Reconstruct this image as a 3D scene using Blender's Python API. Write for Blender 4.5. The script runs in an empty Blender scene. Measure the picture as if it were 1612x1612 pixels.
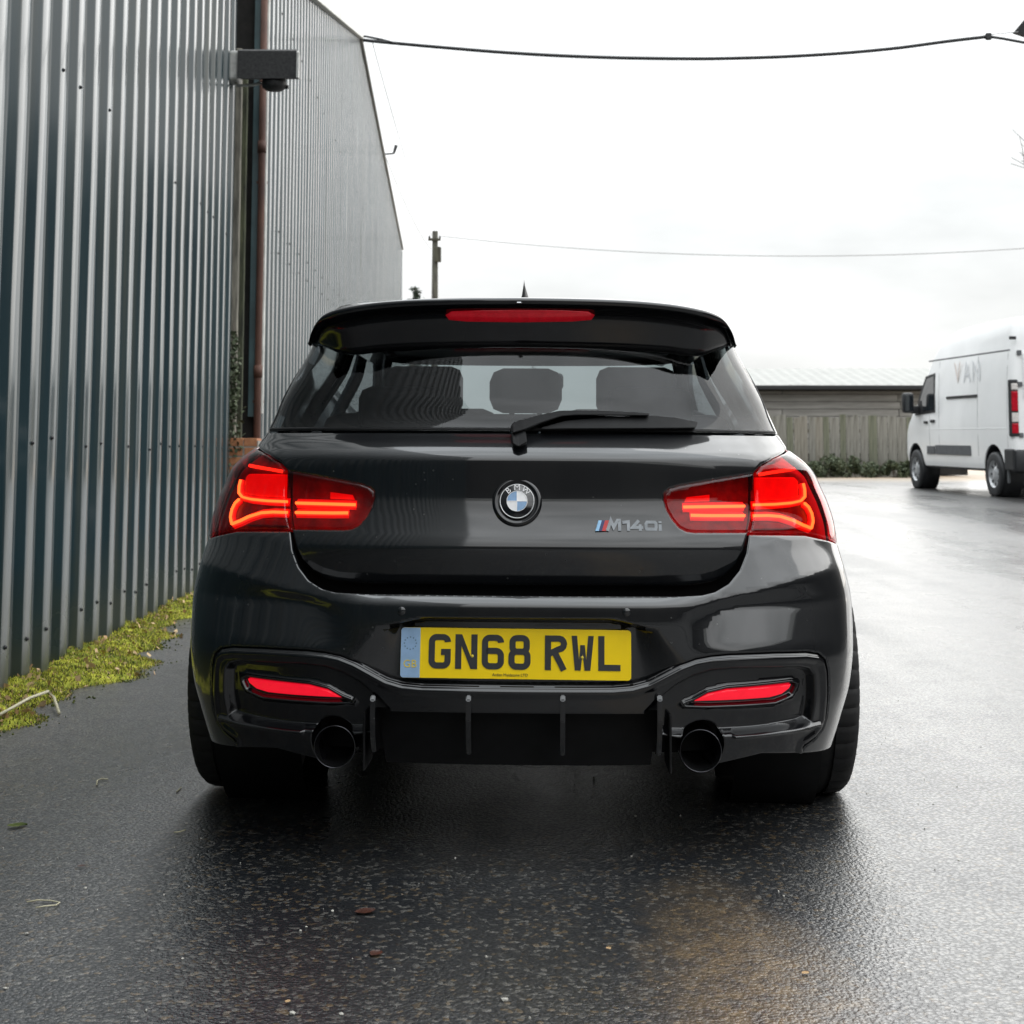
import bpy, bmesh, math, random
import numpy as np
from mathutils import Vector, Matrix
from mathutils.geometry import delaunay_2d_cdt
random.seed(7); rng=np.random.default_rng(7)
sc=bpy.context.scene; col=sc.collection
PI=math.pi
# ------------------------------------------------------------------ camera
F=2394.0; PXC=806.0; PIT=math.radians(5.9); CYP=727-F*math.tan(PIT); CAMH=0.95
cd=bpy.data.cameras.new('camera'); cam=bpy.data.objects.new('camera',cd); col.objects.link(cam)
cam.location=(0,0,CAMH); cam.rotation_euler=(PI/2+PIT,0,0)
cd.sensor_width=36; cd.lens=36*F/1612; cd.shift_y=-(806-CYP)/1612; cd.clip_end=2000; cd.clip_start=.05
cd.dof.use_dof=True; cd.dof.focus_distance=3.55; cd.dof.aperture_fstop=11
sc.camera=cam
sc.view_settings.view_transform='Standard'; sc.view_settings.look='None'
sc.view_settings.exposure=0.47; sc.view_settings.gamma=1.0
# ------------------------------------------------------------------ overcast sky
SUN_EL=math.radians(33); SUN_AZ=math.radians(50)     # azimuth measured from +Y towards +X
w=bpy.data.worlds.new('World'); sc.world=w; w.use_nodes=True
nt=w.node_tree; nt.nodes.clear()
def N(nt,t,**k):
    n=nt.nodes.new(t)
    for a,b in k.items(): setattr(n,a,b)
    return n
out=N(nt,'ShaderNodeOutputWorld'); bg=N(nt,'ShaderNodeBackground'); bg.inputs[1].default_value=1.0
sky=N(nt,'ShaderNodeTexSky',sky_type='NISHITA'); sky.sun_disc=False; sky.sun_elevation=SUN_EL; sky.sun_rotation=SUN_AZ
skm=N(nt,'ShaderNodeVectorMath',operation='SCALE'); skm.inputs['Scale'].default_value=.10
nt.links.new(sky.outputs[0],skm.inputs[0])
tc=N(nt,'ShaderNodeTexCoord'); mp=N(nt,'ShaderNodeMapping'); mp.inputs['Scale'].default_value=(1.6,1.6,4.2)
mp.inputs['Location'].default_value=(.3,.1,.25)
nz=N(nt,'ShaderNodeTexNoise'); nz.inputs['Scale'].default_value=1.6; nz.inputs['Detail'].default_value=6; nz.inputs['Roughness'].default_value=.52
nt.links.new(tc.outputs['Generated'],mp.inputs[0]); nt.links.new(mp.outputs[0],nz.inputs[0])
rp=N(nt,'ShaderNodeValToRGB'); rp.color_ramp.elements[0].position=.30; rp.color_ramp.elements[1].position=.60
rp.color_ramp.elements[0].color=(.62,.63,.62,1); rp.color_ramp.elements[1].color=(1.0,1.0,.99,1)
nt.links.new(nz.outputs[0],rp.inputs[0])
sp=N(nt,'ShaderNodeSeparateXYZ'); nt.links.new(tc.outputs['Generated'],sp.inputs[0])
mr=N(nt,'ShaderNodeMapRange'); mr.inputs[1].default_value=0; mr.inputs[2].default_value=1; mr.inputs[3].default_value=.63; mr.inputs[4].default_value=2.9
nt.links.new(sp.outputs[2],mr.inputs[0])
cl=N(nt,'ShaderNodeVectorMath',operation='SCALE'); 
cool=N(nt,'ShaderNodeMixRGB',blend_type='MULTIPLY'); cool.inputs[2].default_value=(.94,.99,1.04,1)   # an overcast zenith is a little cooler
nt.links.new(sp.outputs[2],cool.inputs[0]); nt.links.new(rp.outputs[0],cool.inputs[1])
nt.links.new(cool.outputs[0],cl.inputs[0]); nt.links.new(mr.outputs[0],cl.inputs['Scale'])
mx=N(nt,'ShaderNodeMixRGB'); mx.inputs[0].default_value=.95
nt.links.new(skm.outputs[0],mx.inputs[1]); nt.links.new(cl.outputs[0],mx.inputs[2])
nt.links.new(mx.outputs[0],bg.inputs[0]); nt.links.new(bg.outputs[0],out.inputs[0])
sl=bpy.data.lights.new('sun','SUN'); sl.energy=1.7; sl.angle=math.radians(85); sl.color=(1,.97,.92)
so=bpy.data.objects.new('sun',sl); col.objects.link(so)
sd=Vector((math.sin(SUN_AZ)*math.cos(SUN_EL),math.cos(SUN_AZ)*math.cos(SUN_EL),math.sin(SUN_EL)))
so.rotation_euler=sd.to_track_quat('Z','Y').to_euler(); so.location=(10,10,20)

# ------------------------------------------------------------------ helpers
def pchip(xs,ys):
    xs=np.array(xs,float); ys=np.array(ys,float)
    h=np.diff(xs); d=np.diff(ys)/h
    m=np.zeros_like(xs); m[0]=d[0]; m[-1]=d[-1]
    for i in range(1,len(xs)-1):
        if d[i-1]*d[i]>0:
            a=2*h[i]+h[i-1]; b=h[i]+2*h[i-1]; m[i]=(a+b)/(a/d[i-1]+b/d[i])
    def f(x):
        x=np.clip(np.asarray(x,float),xs[0],xs[-1])
        i=np.clip(np.searchsorted(xs,x,side='right')-1,0,len(xs)-2)
        t=(x-xs[i])/h[i]
        return ((1+2*t)*(1-t)**2)*ys[i]+(t*(1-t)**2)*h[i]*m[i]+(t*t*(3-2*t))*ys[i+1]+(t*t*(t-1))*h[i]*m[i+1]
    return f
def sst(a,b,x):
    t=np.clip((np.asarray(x,float)-a)/(b-a),0,1); return t*t*(3-2*t)
def mesh(name,verts,faces,mat=None,parent=None,smooth=False,normals=None):
    me=bpy.data.meshes.new(name); me.from_pydata([tuple(map(float,v)) for v in verts],[],faces); me.update()
    if mat is not None: me.materials.append(mat)
    if smooth or normals is not None: me.polygons.foreach_set('use_smooth',[True]*len(me.polygons))
    if normals is not None: me.normals_split_custom_set_from_vertices([tuple(map(float,n)) for n in normals])
    o=bpy.data.objects.new(name,me); col.objects.link(o)
    if parent is not None: o.parent=parent
    return o
def tag(o,label=None,cat=None,group=None,kind=None):
    if label: o['label']=label
    if cat: o['category']=cat
    if group: o['group']=group
    if kind: o['kind']=kind
    return o
def empty(name,loc=(0,0,0),rz=0):
    o=bpy.data.objects.new(name,None); col.objects.link(o); o.location=loc; o.rotation_euler=(0,0,rz); o.empty_display_size=.1
    return o
def share(o,name,parent=None,loc=(0,0,0),rot=(0,0,0),scale=(1,1,1)):
    c=bpy.data.objects.new(name,o.data); col.objects.link(c); c.parent=parent; c.location=loc; c.rotation_euler=rot; c.scale=scale
    return c
class MB:
    def __init__(s): s.v=[]; s.f=[]
    def add(s,v,f):
        b=len(s.v); s.v+=[tuple(p) for p in v]; s.f+=[tuple(i+b for i in q) for q in f]; return s
    def box(s,c,d,bev=0,R=None):
        x,y,z=[a/2 for a in d]; pts=[]
        if bev<=0:
            pts=[(-x,-y,-z),(x,-y,-z),(x,y,-z),(-x,y,-z),(-x,-y,z),(x,-y,z),(x,y,z),(-x,y,z)]
            fs=[(0,3,2,1),(4,5,6,7),(0,1,5,4),(1,2,6,5),(2,3,7,6),(3,0,4,7)]
        else:
            b=min(bev,x*.98,y*.98,z*.98); bm=bmesh.new(); bmesh.ops.create_cube(bm,size=1)
            for v in bm.verts: v.co=Vector((v.co.x*2*x,v.co.y*2*y,v.co.z*2*z))
            bmesh.ops.bevel(bm,geom=list(bm.edges),offset=b,segments=2,affect='EDGES',profile=.5)
            bm.verts.index_update(); pts=[tuple(v.co) for v in bm.verts]; fs=[tuple(v.index for v in f.verts) for f in bm.faces]; bm.free()
        if R is not None: pts=[tuple(R@Vector(p)) for p in pts]
        return s.add([(p[0]+c[0],p[1]+c[1],p[2]+c[2]) for p in pts],fs)
    def tube(s,path,r,n=8,cap=True):
        P=[Vector(p) for p in path]; rr=r if hasattr(r,'__len__') else [r]*len(P); vs=[];fs=[]
        up=Vector((0,0,1)); prev=None
        for i,p in enumerate(P):
            t=(P[min(i+1,len(P)-1)]-P[max(i-1,0)]).normalized()
            if prev is None:
                a=t.cross(up if abs(t.z)<.9 else Vector((1,0,0))).normalized()
            else:
                a=(prev-t*prev.dot(t)).normalized()
            prev=a; b=t.cross(a)
            for k in range(n):
                q=2*PI*k/n; vs.append(p+(a*math.cos(q)+b*math.sin(q))*rr[i])
        for i in range(len(P)-1):
            for k in range(n):
                k2=(k+1)%n; fs.append((i*n+k,i*n+k2,(i+1)*n+k2,(i+1)*n+k))
        if cap: fs.append(tuple(range(n-1,-1,-1))); fs.append(tuple((len(P)-1)*n+k for k in range(n)))
        return s.add(vs,fs)
    def lathe(s,prof,axis='x',n=48,c=(0,0,0),close=False):
        vs=[];fs=[];m=len(prof)
        for k in range(n):
            q=2*PI*k/n
            for (a,r) in prof:
                if axis=='x': p=(a,r*math.cos(q),r*math.sin(q))
                elif axis=='y': p=(r*math.cos(q),a,r*math.sin(q))
                else: p=(r*math.cos(q),r*math.sin(q),a)
                vs.append((p[0]+c[0],p[1]+c[1],p[2]+c[2]))
        for k in range(n):
            k2=(k+1)%n
            for i in range(m-1 if not close else m):
                j=(i+1)%m; fs.append((k*m+i,k2*m+i,k2*m+j,k*m+j))
        return s.add(vs,fs)
    def build(s,name,mat,parent=None,smooth=False):
        return mesh(name,s.v,s.f,mat,parent,smooth)
def autosmooth(o,ang=35):
    me=o.data; bm=bmesh.new(); bm.from_mesh(me); bmesh.ops.recalc_face_normals(bm,faces=list(bm.faces))
    for f in bm.faces: f.smooth=True
    a=math.radians(ang)
    for e in bm.edges:
        if len(e.link_faces)==2 and e.calc_face_angle(0)>a: e.smooth=False
    bm.to_mesh(me); bm.free(); return o
# ------------------------------------------------------------------ materials
def pmat(name,base,rough=.5,metal=0,spec=.5,coat=0,coatr=.03,emit=None,es=0,var=0,vscale=5,bump=0,bscale=50,rvar=0,base2=None,bdist=.01,detail=5,stretch=(1,1,1),coord='Object'):
    m=bpy.data.materials.new(name); m.use_nodes=True; t=m.node_tree; p=t.nodes['Principled BSDF']
    p.inputs['Base Color'].default_value=(*base,1); p.inputs['Roughness'].default_value=rough; p.inputs['Metallic'].default_value=metal
    p.inputs['Specular IOR Level'].default_value=spec; p.inputs['Coat Weight'].default_value=coat; p.inputs['Coat Roughness'].default_value=coatr
    if emit: p.inputs['Emission Color'].default_value=(*emit,1); p.inputs['Emission Strength'].default_value=es
    tcn=N(t,'ShaderNodeTexCoord'); mpn=N(t,'ShaderNodeMapping'); mpn.inputs['Scale'].default_value=stretch
    t.links.new(tcn.outputs[coord],mpn.inputs[0])
    if var or base2 or rvar:
        nn=N(t,'ShaderNodeTexNoise'); nn.inputs['Scale'].default_value=vscale; nn.inputs['Detail'].default_value=detail; nn.inputs['Roughness'].default_value=.62
        t.links.new(mpn.outputs[0],nn.inputs[0])
        r=N(t,'ShaderNodeValToRGB'); r.color_ramp.elements[0].position=.36; r.color_ramp.elements[1].position=.66
        b2=base2 if base2 else tuple(min(1,c*(1+var)) for c in base); b1=base if base2 else tuple(c*(1-var) for c in base)
        r.color_ramp.elements[0].color=(*b1,1); r.color_ramp.elements[1].color=(*b2,1)
        t.links.new(nn.outputs[0],r.inputs[0]); t.links.new(r.outputs[0],p.inputs['Base Color'])
        if rvar:
            q=N(t,'ShaderNodeMapRange'); q.inputs[1].default_value=.3; q.inputs[2].default_value=.7; q.inputs[3].default_value=max(0,rough-rvar); q.inputs[4].default_value=min(1,rough+rvar)
            t.links.new(nn.outputs[0],q.inputs[0]); t.links.new(q.outputs[0],p.inputs['Roughness'])
    if bump:
        nb=N(t,'ShaderNodeTexNoise'); nb.inputs['Scale'].default_value=bscale; nb.inputs['Detail'].default_value=4
        bb=N(t,'ShaderNodeBump'); bb.inputs['Strength'].default_value=bump; bb.inputs['Distance'].default_value=bdist
        t.links.new(mpn.outputs[0],nb.inputs[0]); t.links.new(nb.outputs[0],bb.inputs['Height']); t.links.new(bb.outputs[0],p.inputs['Normal'])
    return m
def glassmat(name,tint,ior=1.5,rough=.0,refl=1.0):
    m=bpy.data.materials.new(name); m.use_nodes=True; t=m.node_tree; t.nodes.clear()
    o=N(t,'ShaderNodeOutputMaterial'); mxs=N(t,'ShaderNodeMixShader'); tr=N(t,'ShaderNodeBsdfTransparent'); gl=N(t,'ShaderNodeBsdfGlossy')
    lw=N(t,'ShaderNodeLayerWeight'); lw.inputs[0].default_value=.5          # facing = 1-|n.v|, the same from both sides of the pane
    pw=N(t,'ShaderNodeMath',operation='POWER'); pw.inputs[1].default_value=5; t.links.new(lw.outputs['Facing'],pw.inputs[0])
    f0=((ior-1)/(ior+1))**2
    fr=N(t,'ShaderNodeMath',operation='MULTIPLY_ADD'); fr.inputs[1].default_value=1-f0; fr.inputs[2].default_value=f0; t.links.new(pw.outputs[0],fr.inputs[0])
    tr.inputs[0].default_value=(*tint,1); gl.inputs['Roughness'].default_value=rough
    gl.inputs[0].default_value=(refl,refl,refl,1)
    t.links.new(fr.outputs[0],mxs.inputs[0]); t.links.new(tr.outputs[0],mxs.inputs[1]); t.links.new(gl.outputs[0],mxs.inputs[2]); t.links.new(mxs.outputs[0],o.inputs[0])
    return m
# ------------------------------------------------------------------ photo pixel -> world
_c,_s=math.cos(PIT),math.sin(PIT)
def ray(px,py):
    a=(px-PXC)/F; b=-(py-CYP)/F
    return np.array([a,_c-b*_s,_s+b*_c])
def at(px,py,Y):
    d=ray(px,py); k=Y/d[1]; return Vector((d[0]*k,Y,CAMH+d[2]*k))
def projw(P):
    X=P[...,0];Y=P[...,1];Z=P[...,2]-CAMH
    d=Y*_c+Z*_s; up=-Y*_s+Z*_c
    return np.stack([PXC+F*X/d,CYP-F*up/d],-1)
_g=pchip([-60,9,12,18,23.8,27.5,35,45,80,400],[0,0,.045,.235,.415,.48,.55,.6,.7,.7])
def gz(x,y): return float(_g(y))+.05*float(sst(-1.75,-.95,x))*(1-float(sst(9,16,y)))
WD=-math.tan(math.radians(2.3))          # direction of both clad walls
def wallx(D,y): return -D+WD*y
# ================================================================== SETTING
def asphalt():
    m=bpy.data.materials.new('wet_asphalt'); m.use_nodes=True; t=m.node_tree; p=t.nodes['Principled BSDF']
    g=N(t,'ShaderNodeNewGeometry')
    def noise(s,d=5,r=.6,vec=None):
        n=N(t,'ShaderNodeTexNoise'); n.inputs['Scale'].default_value=s; n.inputs['Detail'].default_value=d; n.inputs['Roughness'].default_value=r
        t.links.new(vec or g.outputs['Position'],n.inputs[0]); return n.outputs[0]
    def math_(op,a,b=None,c=None):
        n=N(t,'ShaderNodeMath',operation=op)
        for i,v in enumerate((a,b,c)):
            if v is None: continue
            if isinstance(v,(int,float)): n.inputs[i].default_value=v
            else: t.links.new(v,n.inputs[i])
        return n.outputs[0]
    def rng_(v,a,b,c,d):
        n=N(t,'ShaderNodeMapRange'); t.links.new(v,n.inputs[0])
        for i,x in enumerate((a,b,c,d)): n.inputs[i+1].default_value=x
        return n.outputs[0]
    def mixc(f,a,b):
        n=N(t,'ShaderNodeMixRGB')
        if isinstance(f,float): n.inputs[0].default_value=f
        else: t.links.new(f,n.inputs[0])
        for i,v in ((1,a),(2,b)):
            if isinstance(v,tuple): n.inputs[i].default_value=(*v,1)
            else: t.links.new(v,n.inputs[i])
        return n.outputs[0]
    vo=N(t,'ShaderNodeTexVoronoi'); vo.inputs['Scale'].default_value=105; t.links.new(g.outputs['Position'],vo.inputs[0])
    vo2=N(t,'ShaderNodeTexVoronoi'); vo2.inputs['Scale'].default_value=210; t.links.new(g.outputs['Position'],vo2.inputs[0])
    sepc=N(t,'ShaderNodeSeparateColor'); t.links.new(vo.outputs['Color'],sepc.inputs[0])
    big=noise(.55,4); mid=noise(3.5,6); fine=noise(260,3)
    c=mixc(rng_(mid,.35,.65,0,1),(.008,.010,.013),(.018,.019,.020))
    stone=rng_(sepc.outputs[0],.80,.97,0,1)
    c=mixc(math_('MULTIPLY',stone,.8),c,(.12,.115,.105))
    tanst=rng_(sepc.outputs[1],.90,.99,0,1)
    c=mixc(math_('MULTIPLY',tanst,.5),c,(.16,.11,.055))
    # muddy run-off stain left on the tarmac, with its own outline
    sp_=N(t,'ShaderNodeSeparateXYZ'); t.links.new(g.outputs['Position'],sp_.inputs[0])
    dx=math_('SUBTRACT',sp_.outputs[0],.40); dx=math_('ADD',dx,math_('MULTIPLY',math_('SUBTRACT',mid,.5),.35))
    ex=math_('POWER',math_('ABSOLUTE',math_('MULTIPLY',dx,4.4)),2.0)
    dy=math_('MULTIPLY',math_('SUBTRACT',sp_.outputs[1],2.35),.85); ey=math_('POWER',math_('ABSOLUTE',dy),2.0)
    st=math_('SUBTRACT',1.0,math_('ADD',ex,ey)); st=rng_(st,0,1,0,1)
    st=math_('MULTIPLY',st,rng_(noise(16,8,.7),.36,.58,.25,1)); st=math_('MULTIPLY',st,rng_(sepc.outputs[1],0,1,.45,1))
    c=mixc(math_('MULTIPLY',st,.95),c,(.17,.115,.055))
    # dry dusty verge by the far fence
    vg=rng_(sp_.outputs[1],31,36,0,1); vg=math_('MULTIPLY',vg,rng_(big,.35,.6,.5,1))
    c=mixc(vg,c,(.34,.25,.16))
    t.links.new(c,p.inputs['Base Color'])
    mps=N(t,'ShaderNodeMapping'); mps.inputs['Scale'].default_value=(1.5,.16,1); mps.inputs['Rotation'].default_value=(0,0,.06); t.links.new(g.outputs['Position'],mps.inputs[0])
    trk=noise(1.0,5,.55,mps.outputs[0])
    wet=rng_(math_('ADD',math_('MULTIPLY',trk,.55),math_('ADD',math_('MULTIPLY',big,.3),math_('MULTIPLY',mid,.15))),.40,.58,0,1)
    ro=math_('ADD',rng_(wet,0,1,.42,.26),math_('MULTIPLY',vg,.4)); t.links.new(ro,p.inputs['Roughness'])
    p.inputs['Specular IOR Level'].default_value=.7
    # wet stone tops; shading of the pits between is put into the coat weight
    gap=rng_(vo.outputs['Distance'],.2,.62,1,.18); sep2=N(t,'ShaderNodeSeparateColor'); t.links.new(vo2.outputs['Color'],sep2.inputs[0])
    cw=math_('MULTIPLY',gap,rng_(sepc.outputs[2],0,1,.78,1)); cw=math_('MULTIPLY',cw,rng_(sep2.outputs[0],0,1,.8,1)); t.links.new(cw,p.inputs['Coat Weight'])
    p.inputs['Coat IOR'].default_value=1.72
    t.links.new(math_('ADD',rng_(wet,0,1,.40,.22),math_('MULTIPLY',vg,.5)),p.inputs['Coat Roughness'])
    h=math_('ADD',math_('MULTIPLY',vo.outputs['Distance'],-1.0),math_('MULTIPLY',vo2.outputs['Distance'],-.45))
    h=math_('ADD',h,math_('MULTIPLY',fine,.35)); h=math_('ADD',h,math_('MULTIPLY',noise(28,3),.6))
    b=N(t,'ShaderNodeBump'); b.inputs['Strength'].default_value=.4; b.inputs['Distance'].default_value=.005
    t.links.new(h,b.inputs['Height']); t.links.new(b.outputs[0],p.inputs['Normal'])
    b2=N(t,'ShaderNodeBump'); fd=rng_(sp_.outputs[1],3.4,10,1,.3); t.links.new(math_('MULTIPLY',fd,.22),b2.inputs['Strength']); t.links.new(math_('MULTIPLY',fd,.4),b.inputs['Strength']); b2.inputs['Distance'].default_value=.003
    t.links.new(h,b2.inputs['Height']); t.links.new(b2.outputs[0],p.inputs['Coat Normal'])
    return m
M={}
M['asphalt']=asphalt()
def spaced(a,b,brk):
    return np.unique(np.concatenate([np.arange(a,b+.01,10)]+[np.arange(p,q+.001,s) for p,q,s in brk]))
ys=spaced(-60,400,[(-6,50,1.0)]); xs=spaced(-150,150,[(-6,20,2.0),(-2.4,0,.1)])
vs=[(x,y,gz(x,y)) for y in ys for x in xs]; nx=len(xs)
fs=[(j*nx+i,j*nx+i+1,(j+1)*nx+i+1,(j+1)*nx+i) for j in range(len(ys)-1) for i in range(nx-1)]
tag(mesh('ground',vs,fs,M['asphalt'],smooth=True),'wet dark asphalt yard running up to the far fence','ground',kind='structure')

M['clad']=pmat('painted_steel_cladding',(.010,.024,.030),rough=.42,spec=.1,coat=.72,coatr=.13,base2=(.018,.037,.044),vscale=1.4,stretch=(1,1,.25),rvar=.06,detail=7)
def weather(m):
    """rain streaks, and dried splash dirt with a ragged edge along the foot"""
    t=m.node_tree; p=t.nodes['Principled BSDF']; src=p.inputs['Base Color'].links[0].from_socket
    g=N(t,'ShaderNodeNewGeometry'); mpn=N(t,'ShaderNodeMapping'); mpn.inputs['Scale'].default_value=(14,14,.35); t.links.new(g.outputs['Position'],mpn.inputs[0])
    n1=N(t,'ShaderNodeTexNoise'); n1.inputs['Scale'].default_value=1; n1.inputs['Detail'].default_value=5; t.links.new(mpn.outputs[0],n1.inputs[0])
    r1=N(t,'ShaderNodeMapRange'); r1.inputs[1].default_value=.5; r1.inputs[2].default_value=.72; r1.inputs[3].default_value=0; r1.inputs[4].default_value=.8; t.links.new(n1.outputs[0],r1.inputs[0])
    n2=N(t,'ShaderNodeTexNoise'); n2.inputs['Scale'].default_value=5; n2.inputs['Detail'].default_value=8; t.links.new(g.outputs['Position'],n2.inputs[0])
    sx=N(t,'ShaderNodeSeparateXYZ'); t.links.new(g.outputs['Position'],sx.inputs[0])
    ma=N(t,'ShaderNodeMath',operation='MULTIPLY_ADD'); ma.inputs[1].default_value=-1.6; t.links.new(sx.outputs[2],ma.inputs[0]); t.links.new(n2.outputs[0],ma.inputs[2])
    r2=N(t,'ShaderNodeMapRange'); r2.inputs[1].default_value=-.35; r2.inputs[2].default_value=.45; r2.inputs[3].default_value=0; r2.inputs[4].default_value=.85; t.links.new(ma.outputs[0],r2.inputs[0])
    m1=N(t,'ShaderNodeMixRGB'); m1.inputs[2].default_value=(.045,.052,.045,1); t.links.new(r1.outputs[0],m1.inputs[0]); t.links.new(src,m1.inputs[1])
    m2=N(t,'ShaderNodeMixRGB'); m2.inputs[2].default_value=(.030,.036,.022,1); t.links.new(r2.outputs[0],m2.inputs[0]); t.links.new(m1.outputs[0],m2.inputs[1]); t.links.new(m2.outputs[0],p.inputs['Base Color'])
    cr=N(t,'ShaderNodeMath',operation='MULTIPLY_ADD'); cr.inputs[1].default_value=.35; cr.inputs[2].default_value=.10; mxm=N(t,'ShaderNodeMath',operation='MAXIMUM'); h_=N(t,'ShaderNodeMath',operation='MULTIPLY'); h_.inputs[1].default_value=.35
    t.links.new(r1.outputs[0],h_.inputs[0]); t.links.new(h_.outputs[0],mxm.inputs[0]); t.links.new(r2.outputs[0],mxm.inputs[1]); t.links.new(mxm.outputs[0],cr.inputs[0]); t.links.new(cr.outputs[0],p.inputs['Coat Roughness'])
weather(M['clad'])
M['screw']=pmat('rusty_screw',(.012,.012,.014),rough=.6,var=.5,vscale=60)
# --- corrugated sheets -------------------------------------------------
PITCH=.313; DEP=.036
def ribprof(n):
    pts=[]; pan,sl,cr=.118,.035,.125
    def cor(p0,p1,p2,r=.007):
        a=(Vector(p0)-Vector(p1)).normalized()*r; b=(Vector(p2)-Vector(p1)).normalized()*r; P=Vector(p1)
        return [tuple(P+a),tuple(P+a*.3+b*.3),tuple(P+b)]
    key=[(0,0)]
    for i in range(n):
        o=i*PITCH; key+=[(o+pan/2,0),(o+pan/2+sl,DEP),(o+pan/2+sl+cr,DEP),(o+pan/2+2*sl+cr,0)]
    key.append((n*PITCH+.02,0))
    out_=[key[0]]
    for i in range(1,len(key)-1): out_+=cor(key[i-1],key[i],key[i+1])
    out_.append(key[-1]); return out_
RP=ribprof(4)
def sheet(root,y0,z0,ztop,proud,dent=None):
    """one steel sheet of four ribs, local y along the wall, x outwards"""
    rows=12; vs=[];fs=[]; m=len(RP); ph=rng.uniform(0,6,4)
    for j in range(rows+1):
        for (t,d) in RP:
            zt=ztop(y0+t); z=z0(y0+t)+(zt-z0(y0+t))*j/rows
            wv=.0016*math.sin(z*1.7+ph[0]+t*3)+.001*math.sin(z*4.1+ph[1]-t*5)
            x=d+wv+proud
            if dent: x-=dent[2]*math.exp(-((t-dent[0])/.05)**2-((z-dent[1])/.35)**2)
            vs.append((x,y0+t,z))
    for j in range(rows):
        for i in range(m-1): fs.append((j*m+i,j*m+i+1,(j+1)*m+i+1,(j+1)*m+i))
    return mesh('corrugated_sheet',vs,fs,M['clad'],root,smooth=True)
def wall(name,D,Y0,Y1,z0,ztop,label):
    root=empty(name,(wallx(D,0),0,0),-math.atan(WD)); tag(root,label,'wall')
    k=1/math.cos(math.atan(WD)); y=Y0*k; i=0
    while y<Y1*k-.05:
        s=sheet(root,y,z0,ztop,.0015*(i%2),dent=(.25,1.55,.02) if (name=='clad_wall' and abs(y+1.25-Y1*k)<.3) else None)
        y+=PITCH*4; i+=1
    return root
w1=wall('clad_wall',1.798,12.24-PITCH*4*15,12.24,lambda y:-.03,lambda y:9.5,'tall dark slate corrugated steel wall rising from the mossy verge')
D2=1.623
top2=lambda y:float(np.interp(y,[12.7,25.3,48.6],[5.2,8.15,7.72]))
w2=wall('clad_wall',D2,12.72,48.3,lambda y:gz(0,y)+.2,top2,'long grey corrugated steel gable wall behind the rust brown pipe')
mb=MB().lathe([(0,0),(0,.0095),(.003,.0095),(.004,.006),(.009,.006),(.010,0)],axis='x',n=8)
scr=mb.build('fixing_screw',M['screw'],w1)
def crest(y0,i): return y0+i*PITCH+.118/2+.035+.0625
first=True
yy0=(12.24-PITCH*60)/math.cos(math.atan(WD))
for i in range(24,60):
    for zr,pr in ((2.73,.45),(1.04,.6),(.235,.85)):
        if random.random()<pr:
            loc=(DEP+.0012,crest(yy0,i)+random.uniform(-.02,.02),zr+random.uniform(-.02,.02))
            if first: scr.location=loc; first=False
            else: share(scr,'fixing_screw',w1,loc)
for i in range(2,60):
    for zr in (2.75,2.95,5.0):
        if i%3==0 and random.random()<.8: share(scr,'fixing_screw',w2,(DEP+.0012,12.72+crest(0,i),zr+gz(0,12.7+i*PITCH)),scale=(1.2,1.2,1.2))
# corner flashing, barge flashing, fillet behind
M['teal']=pmat('teal_flashing',(.045,.085,.095),rough=.35,spec=.6,var=.25,vscale=3)
M['white_trim']=pmat('weathered_white_trim',(.62,.62,.58),rough=.6,var=.2,vscale=6)
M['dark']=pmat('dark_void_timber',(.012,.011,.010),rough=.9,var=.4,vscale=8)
X2=lambda y:wallx(D2,y)
MB().box((-.015,12.70,3.15),(.10,.012,3.65)).build('corner_flashing',M['teal'],w2)
MB().box((.045,12.69,3.2),(.03,.03,3.7),.004).build('corner_bead',M['white_trim'],w2)
mb=MB()
for (ya,yb) in ((12.6,25.3),):
    za,zb=top2(ya),top2(yb); n=Vector((0,yb-ya,zb-za)); L=n.length; a=math.atan2(zb-za,yb-ya)
    mb.box((.03,(ya+yb)/2,(za+zb)/2+.1),(.16,L,.26),.01,Matrix.Rotation(a,3,'X'))
mb.build('barge_flashing',M['white_trim'],w2)
mb=MB(); ya,yb=25.3,48.4; za,zb=top2(ya),top2(yb); a=math.atan2(zb-za,yb-ya)
mb.box((.02,(ya+yb)/2,(za+zb)/2+.02),(.14,math.hypot(yb-ya,zb-za),.07),.01,Matrix.Rotation(a,3,'X')); mb.build('verge_flashing',M['clad'],w2)
# return wall of the far shed, facing the yard entrance
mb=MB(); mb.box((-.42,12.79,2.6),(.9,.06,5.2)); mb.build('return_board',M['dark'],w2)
# solid roofs behind both walls, so that the sheds have volume
M['roofsheet']=pmat('fibre_cement_roof',(.22,.22,.21),rough=.9,var=.3,vscale=2)
mb=MB(); mb.add([(-.02,12.75,5.15),(-.02,25.3,8.1),(-9,25.3,8.1),(-9,12.75,5.15)],[(0,1,2,3)]); mb.add([(-.02,25.3,8.1),(-.02,48.4,7.68),(-9,48.4,7.68),(-9,25.3,8.1)],[(0,1,2,3)])
mb.add([(-.02,48.4,0),(-9,48.4,0),(-9,48.4,7.68),(-.02,48.4,7.68)],[(0,1,2,3)]); mb.build('roof',M['roofsheet'],w2)
yA=(12.24-PITCH*60)
mb=MB(); mb.add([(-.02,yA,9.48),(-.02,12.2,9.48),(-7,12.2,10.5),(-7,yA,10.5)],[(0,1,2,3)]); mb.add([(-.03,12.2,-.03),(-7,12.2,-.03),(-7,12.2,10.5),(-.03,12.2,9.48)],[(0,1,2,3)])
mb.add([(-.03,yA,-.03),(-7,yA,-.03),(-7,yA,10.5),(-.03,yA,9.48)],[(0,1,2,3)]); mb.build('roof',M['roofsheet'],w1)
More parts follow.
